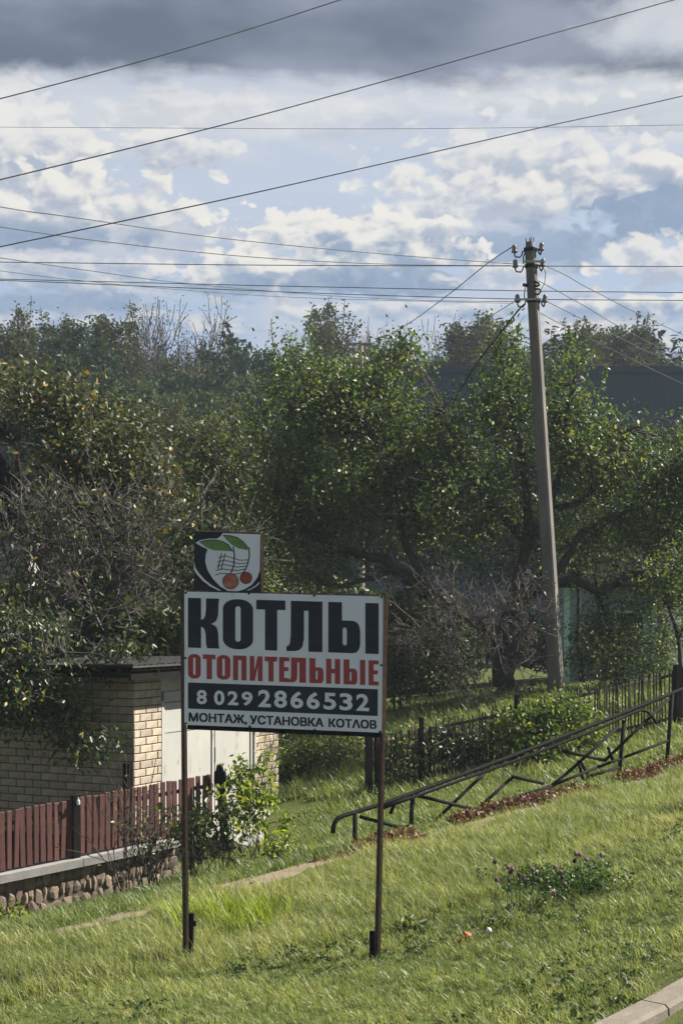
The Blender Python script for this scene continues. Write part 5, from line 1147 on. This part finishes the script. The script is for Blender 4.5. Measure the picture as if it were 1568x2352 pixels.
wire('third thick black wire crossing the middle of the sky', [(-900, 745, 14), (-400, 650, 15), (0, 567, 16), (520, 457, 17), (900, 371, 18), (1250, 291, 19), (1568, 220, 20), (2300, 45, 22)], .0068)
wire('lone hair thin level wire high across the whole sky', [(-600, 291, 62), (0, 292, 62), (784, 296, 62), (1200, 293, 62), (1568, 287, 62), (2200, 279, 62)], .009)
wire('wire dropping from the left border to the middle left insulator, uppermost of those', [(-700, 350, 13), (0, 475, 18), (160, 498, 19), (500, 546, 21.5), (850, 581, 23.8), (1120, 602, 25.4), (1176, 606, 25.8)], .006)
wire('wire sagging from the left border to the same pole clamp, second from top', [(-700, 405, 13), (0, 521, 18), (300, 562, 20), (600, 592, 22), (900, 607, 24), (1172, 610, 25.7)], .006)
wire('wire sagging from the left border to the lowest left insulator', [(-700, 480, 13), (0, 592, 18), (230, 625, 19.6), (400, 648, 21), (700, 675, 23), (950, 689, 24.6), (1185, 693, 25.8)], .005)
wire('lower faint wire beside the one that sags to the lowest insulator', [(-700, 530, 14), (0, 622, 19), (200, 646, 20.4), (420, 666, 22), (700, 684, 24), (1180, 697, 26)], .004)
wire('level far wire passing the pole top at its crossed clamp', [(-600, 596, 58), (0, 602, 58), (600, 609, 58), (1180, 611, 58), (1568, 612, 58), (2200, 612, 58)], .0165)
wire('upper one of the two level far wires passing behind the pole below its clamp', [(-600, 628, 60), (0, 641, 60), (600, 656, 60), (1200, 668, 60), (1568, 672, 60), (2200, 680, 60)], .0165)
wire('lower one of the two level far wires passing behind the pole below its clamp', [(-600, 630, 60.5), (0, 644, 60.5), (300, 656, 60.5), (800, 676, 60.5), (1200, 687, 60.5), (1568, 690, 60.5), (2200, 695, 60.5)], .0165)
wire('wire slanting down from the top left insulator to the small wooden pole', [(1176, 567, 25.8), (1120, 604, 27.5), (1030, 676, 31), (930, 748, 37), (845, 792, 45.9)], .0085)
wire('thin wire slanting down left from the lowest insulator', [(1178, 694, 25.8), (1100, 742, 28), (1000, 803, 33), (900, 850, 40)], .006)
wire('thick black service cable dropping from the pole into the apple tree', [(1206, 697, 25.7), (1190, 712, 25.8), (1140, 775, 26.5), (1092, 838, 27.3), (1040, 925, 28.5)], .015)
wire('highest of the wires slanting down to the right from the pole', [(1252, 611, 25.8), (1300, 633, 26.6), (1368, 671, 28), (1568, 769, 33), (2000, 960, 44)], .0065)
wire('second highest wire slanting down to the right from the pole', [(1236, 645, 25.8), (1340, 702, 28), (1421, 750, 30), (1568, 822, 34), (2000, 1010, 44)], .0065)
wire('third wire slanting down to the right from the lowest insulator', [(1254, 692, 25.8), (1330, 730, 27.5), (1414, 772, 30), (1568, 845, 34), (2000, 1040, 44)], .0065)
wire('lowest thin wire slanting down to the right from the pole shaft', [(1238, 718, 25.8), (1310, 757, 27.5), (1386, 794, 29.5), (1568, 882, 33), (2000, 1080, 42)], .006)

# ------------------------------------------------------------------ plants between path and fence
def rose(name, label, u, Y, h_v, seed, stems, leafn, mat='rose', spread=.3, leaf=.06, stemr=.007, bias=(0, 0), cat='rose bush', zmin=.0, lev=2):
    b = base(u, Y); r = np.random.default_rng(seed); hgt = P(0, h_v, Y).z - b.z
    st = [np.array(b) + np.array([r.normal() * .05, r.normal() * .05, -.03]) for _ in range(stems)]; dr = [np.array([r.normal() * spread + bias[0], r.normal() * spread * .7, 1.]) for _ in range(stems)]
    return twiggy(name, label, cat, b, st, dr, hgt * .55, stemr, lev, 'twigdark', seed, leafn, mat, leaf, kids=(1, 3), spread=.5, up=.06, filt=(lambda T: T[:, 2] > b.z + hgt * zmin) if zmin else None, wig=.1, shrink=.62)
rose('rose_bush', 'nearly leafless rose bush with bare dark stems before the stone plinth', 350, 16.6, 1860, 61, 11, 70, spread=.26, leaf=.075, bias=(-.14, 0), zmin=.5, stemr=.011)
rose('rose_bush', 'leafy dark rose bush directly behind the left sign post', 455, 16.9, 1848, 62, 9, 470, spread=.2, leaf=.075, zmin=.12)
rose('rose_bush', 'second leafy rose bush half hiding the black carved post', 500, 17.4, 1850, 63, 6, 210, spread=.2, leaf=.075, zmin=.35)
rose('dry_rose_bush', 'dry brown rose stems in front of the picket fence', 290, 17.0, 1790, 66, 9, 60, mat='hazel', spread=.35, leaf=.05, zmin=.2)
rose('plum_sapling', 'bright yellow green sapling to the right of the black carved post', 595, 17.3, 1770, 64, 7, 900, mat='lime', spread=.16, leaf=.075, cat='sapling', zmin=.42)
rose('plum_sapling', 'low small yellow green sapling growing at the path edge', 638, 16.2, 1915, 65, 6, 170, mat='lime', spread=.22, leaf=.055, cat='sapling')
rose('nettle_plant', 'small bright weed at the left border below the stone plinth', 8, 15.6, 2080, 67, 6, 120, mat='lime', spread=.4, leaf=.06, cat='weed')
def groundcover():
    r = np.random.default_rng(91); C = []; n = 13000
    s = r.uniform(1.15, 6.3, n); keep = (np.sin(s * 2.2 + .6) + np.sin(s * 5.1) * .6) > -.75
    s = s[keep]; nn = .05 + .22 * r.normal(size=len(s)) * (.6 + .4 * np.sin(s * 1.7)) + .16 + .03 * np.sin(s * 3)
    x = PR.x + PT.x * s + PN.x * nn; y = PR.y + PT.y * s + PN.y * nn; z = gz(x, y) + .03 + np.abs(r.normal(size=len(s))) * .05 * np.exp(-((nn - .2) / .25) ** 2)
    V, Fq, T = leaf_arrays(np.c_[x, y, z], .042, r, .8, .7)
    o = link('red_ground_cover', np_mesh('red_ground_cover', V, Fq, {'tint': T}), M['red']); tag(o, 'low dark red creeping plants along the path under the railing', kind='stuff')
    s = r.uniform(-.1, .75, 260); nn = .12 + .1 * r.normal(size=260); x = PR.x + PT.x * (s + .6) + PN.x * nn; y = PR.y + PT.y * (s + .6) + PN.y * nn
    V, Fq, T = leaf_arrays(np.c_[x, y, gz(x, y) + .03], .05, r, .8, .6)
    o = link('fallen_leaves', np_mesh('fallen_leaves', V, Fq, {'tint': T}), M['red']); tag(o, 'reddish fallen leaves lying on the bare path', kind='stuff')
groundcover()
def clover():
    r = np.random.default_rng(17); b = G(1270, 2050); t = thing('clover_plant', 'dark green clump of clover with purple flower heads in the mown bank', 'clover', None, b)
    C = []
    for _ in range(95):
        u = 1280 + r.normal() * 72; v = 2040 + r.normal() * 15; q = G(u, v); C.append(np.array(q) + r.normal(size=(22, 3)) * np.array([.05, .05, .03]) + np.array([0, 0, .05 + .06 * r.random()]))
    C = np.concatenate(C); V, Fq, T = leaf_arrays(C, .028, r, .9, .8); link('foliage', np_mesh('foliage', V - np.array(b), Fq, {'tint': T}), M['clover'], t)
    me = None
    for k, (u, v) in enumerate([(1136, 1980), (1166, 1993), (1176, 1997), (1172, 2004), (1140, 2022), (1168, 2022), (1192, 2010), (1200, 2018), (1222, 1997), (1232, 2008), (1274, 1992), (1286, 2004), (1290, 2016), (1322, 1962), (1330, 1963), (1318, 1978), (1346, 1975), (1380, 1964), (1236, 2022), (1296, 2031), (1270, 2051)]):
        q = P(u, v, 12.35); g = gz1(q.x, q.y)
        mt = 'pinkflower' if k == 20 else ('purple' if k % 3 else 'brownhead')
        mb = MB(); mb.lathe(q - b, (r.normal() * .2, r.normal() * .2, 1), [(.006, -.016), (.015, -.008), (.018, .003), (.014, .015), (.004, .021)], 8); h = mb.build('flower_head', M[mt], t)
        mb = MB(); foot = Vector((q.x + r.normal() * .03, q.y + r.normal() * .03, g)); foot = Vector((q.x + .02 * r.normal(), q.y - .05, gz1(q.x, q.y - .05))); mb.tube([foot - b, q - b - Vector((0, 0, .015))], .0022, 4); mb.build('stem', M['clover'], t)
clover()
def small_things():
    q = G(1122, 2165); t = thing('dandelion', 'white dandelion seed head in the grass below the clover', 'dandelion', None, q)
    mb = MB(); mb.lathe((0, 0, .09), (0, 0, 1), [(.008, -.02), (.018, -.012), (.023, 0), (.018, .012), (.006, .021)], 10); mb.build('seed_head', M['fluff'], t, True)
    mb = MB(); mb.tube([(0, 0, -.02), (.004, 0, .075)], .003, 5); mb.build('stem', M['clover'], t)
    r = np.random.default_rng(5)
    for (u, v, n, lab) in ((1078, 2172, 9, 'orange dead leaves lying in the grass right of the right sign post'),):
        q = G(u, v); C = np.array(q) + r.normal(size=(n, 3)) * np.array([.03, .03, .008]) + np.array([0, 0, .06]); V, Fq, T = leaf_arrays(C, .06, r, 1.2, .6)
        o = link('dead_leaf', np_mesh('dead_leaf', V - np.array(q), Fq), M['orangeleaf']); o.location = q; tag(o, lab, 'leaf')
    for (u, v, lab) in ((945, 2140, 'broad leaved weed near the foot of the right sign post'), (1140, 2142, 'yellowish low weed below the clover clump')):
        q = G(u, v); n = 46; C = np.array(q) + r.normal(size=(n, 3)) * np.array([.07, .07, .012]) + np.array([0, 0, .05]); V, Fq, T = leaf_arrays(C, .07, r, .9, .5)
        o = link('weed', np_mesh('weed', V - np.array(q), Fq, {'tint': T}), M['olive'], None); o.location = q; tag(o, lab, 'weed')
small_things()

# ------------------------------------------------------------------ grass
def tuft(seed, n, hmin, hmax, w, lean, spread=.03, mat='grass'):
    r = np.random.default_rng(seed); V = []; Fq = []; T = []
    for k in range(n):
        a = r.uniform(0, 6.283); h = r.uniform(hmin, hmax); o = np.array([r.normal() * spread, r.normal() * spread, 0]); d = np.array([math.cos(a), math.sin(a), 0]); s = np.array([-d[1], d[0], 0]) * w * r.uniform(.7, 1.3) / 2
        l = lean * r.uniform(.3, 1.4) * h; p0 = o; p1 = o + d * l * .35 + np.array([0, 0, h * .55]); p2 = o + d * l + np.array([0, 0, h * r.uniform(.75, 1)])
        b = len(V); V += [p0 - s, p0 + s, p1 + s * .8, p1 - s * .8, p2 + s * .1, p2 - s * .1]; Fq += [(b, b + 1, b + 2, b + 3), (b + 3, b + 2, b + 4, b + 5)]; T += [r.random()] * 6
    me = np_mesh('tuft', np.array(V), Fq, {'tint': np.clip(T, 0, 1)}); me.materials.append(M[mat]); return me
def vnoise(x, y, s, seed=0):
    r = np.random.default_rng(seed); tot = 0
    for k in range(6): a = r.uniform(0, 6.28); f = s * r.uniform(.6, 1.7); tot = tot + np.sin((x * math.cos(a) + y * math.sin(a)) * f + r.uniform(0, 6.28))
    return tot / 3.2
def grass():
    r = np.random.default_rng(101)
    kinds = [tuft(200 + k, 13, .06, .15, .0075, .55, .03) for k in range(3)] + [tuft(210 + k, 11, .12, .26, .0075, .6, .025) for k in range(3)] + [tuft(220 + k, 16, .025, .07, .008, .8, .04) for k in range(2)] + [tuft(230, 6, .2, .38, .0035, .4, .02)]
    for k in range(2):
        rr2 = np.random.default_rng(240 + k); C = rr2.normal(size=(16, 3)) * np.array([.045, .045, .012]) + np.array([0, 0, .035]); V, Fq, T = leaf_arrays(C, .042, rr2, 1.0, .6)
        mk = np_mesh('tuft', V, Fq, {'tint': T * .5}); mk.materials.append(M['clover']); kinds.append(mk)
    pts = []; sc = []; ix = []; ti = []
    def area(x0, x1, y0, y1, dens, fn):
        n = int((x1 - x0) * (y1 - y0) * dens); x = r.uniform(x0, x1, n); y = r.uniform(y0, y1, n); keep = np.abs(x) < .218 * y + 1.0; x, y = x[keep], y[keep]
        pn = pathn(x, y); s = paths(x, y); w = np.array([0.])
        edge0 = -.26 + .07 * np.sin(2.1 * s) + .05 * np.sin(5.3 * s) ; edge1 = .28 + .07 * np.sin(2.1 * s + 2) + .05 * np.sin(5.3 * s + 4)
        path = (pn > edge0 - .02 * r.normal(size=len(x))) & (pn < edge1 + .05 * r.normal(size=len(x)))
        path &= r.random(len(x)) < np.where(s > 1.0, .75, np.where(s < -.6, .62 + .3 * vnoise(x, y, 2.2, 3), .93))
        keep = ~path & (kerbn(x, y) < -.125)
        gx = (x - GO.x) * GT.x + (y - GO.y) * GT.y; gy = (x - GO.x) * GB.x + (y - GO.y) * GB.y
        keep &= ~((gx > -.05) & (gx < 3.7) & (gy > -.05)); keep &= ~((gx > .4) & (gx < 3.2) & (gy > -1.4) & (gy < 0))
        fs = (x - FP0.x) * FTd.x + (y - FP0.y) * FTd.y; fn_ = (x - FP0.x) * FNr.x + (y - FP0.y) * FNr.y
        keep &= ~((np.abs(fn_) < .12) & (fs < fence_at(402)))
        keep &= ~((fn_ > 0) & (fn_ < .55) & (fs < fence_at(390)) & (r.random(len(x)) < .9))       # bare soil before the plinth
        x, y = x[keep], y[keep]; k, s_, t = fn(x, y); m = k >= 0
        z = gz(x, y) + .02 * np.sin(3.1 * x + 1.3 * y) * np.sin(2.3 * y - x) - .005
        pts.append(np.c_[x, y, z][m]); sc.append(s_[m]); ix.append(k[m]); ti.append(t[m])
    def near(x, y):
        n = len(x); pn = pathn(x, y); band = vnoise(x, y, 1.6, 1); fine = vnoise(x, y, 6, 2)
        tall = (pn > -2.7 + .25 * band) & (pn < -.45 + .2 * fine); u = r.random(n)
        k = np.where(tall, np.where(u < .50, r.integers(3, 6, n), np.where(u < .93, r.integers(0, 3, n), 8)), np.where(u < .5, r.integers(6, 8, n), r.integers(0, 3, n)))
        s = np.where(tall, .66, .6) * (1 + .22 * fine) * r.uniform(.8, 1.2, n)
        t = np.where(tall, .56, .42) + .20 * band + .18 * fine + .20 * r.normal(size=n)
        k = np.where(~tall & (vnoise(x, y, 2.6, 9) > .25) & (r.random(n) < .13), r.integers(9, 11, n), k)
        worn = smoothstep(vnoise(x, y, 2.1, 6), .25, .9) * (pn < -2.3)
        t = t + .22 * worn + .06; s = s * (1 - .3 * worn)
        bare = (vnoise(x, y, 2.6, 5) > .72) & (pn < -2.5) & (r.random(n) < .6)
        k = np.where(bare, -1, k)
        return k, s, np.clip(t, 0, 1)
    def lawn(x, y):
        n = len(x); k = np.where(r.random(n) < .7, r.integers(6, 8, n), r.integers(0, 3, n)); fine = vnoise(x, y, 3, 7)
        return k, np.full(n, 1.15) * r.uniform(.8, 1.2, n), np.clip(.26 + .16 * fine + .1 * r.normal(size=n), 0, 1)
    sel = lambda fn, cond: (lambda x, y: (lambda o, c: (np.where(c, o[0], -1), o[1], o[2]))(fn(x, y), cond(x, y)))
    area(-5, 6, 8.7, 19.5, 620, sel(near, lambda x, y: pathn(x, y) < .05))
    area(-6, 8, 13, 20, 330, sel(lawn, lambda x, y: pathn(x, y) >= .05))
    area(-6, 9, 20, 30, 150, lambda x, y: (lambda o: (o[0], o[1] * 1.5, o[2]))(lawn(x, y)))
    P_ = np.concatenate(pts); n = len(P_)
    spin = r.uniform(0, 6.28, n); w = r.normal(size=(n, 2)) * .2 + np.array([.08, -.38]); cs, sn = np.cos(spin), np.sin(spin)
    wind = np.stack([cs * w[:, 0] + sn * w[:, 1], -sn * w[:, 0] + cs * w[:, 1]], 1)
    o = scatter('grass', P_, spin, np.concatenate(sc), np.concatenate(ix), np.concatenate(ti), kinds, tilt=wind)
    o['label'] = 'rough uneven grass covering the bank and the lawns'
    # a lusher yellow green patch behind the left post
    kl = [tuft(300 + k, 16, .10, .24, .007, .7, .03, 'limegrass') for k in range(2)]; q = []
    for _ in range(190):
        u = r.normal(520, 66); v = r.normal(2120, 14); p = G(u, v); q.append(p)
    o = scatter('lush_grass', q, r.uniform(0, 6.28, 190), r.uniform(.8, 1.25, 190), r.integers(0, 2, 190), r.random(190), kl); o['label'] = 'lusher lime green grass patch behind the left sign post'
    print('grass tufts', n)
grass()

# ------------------------------------------------------------------ thin haze in the air
def haze():
    zs = [v.co.z for v in bpy.data.objects['ground'].data.vertices]
    mb = MB(); mb.box(-1520, 1520, -320, 2020, min(zs) - 1, 27); m, N, out = mat_new('haze_air')
    v = N.n('ShaderNodeVolumePrincipled'); v.inputs['Color'].default_value = (.72, .82, .95, 1); v.inputs['Density'].default_value = .0006; v.inputs['Anisotropy'].default_value = .2
    N.nt.links.new(v.outputs[0], out.inputs['Volume']); o = mb.build('haze', m); tag(o, kind='stuff'); print('ground low', min(zs))
haze()
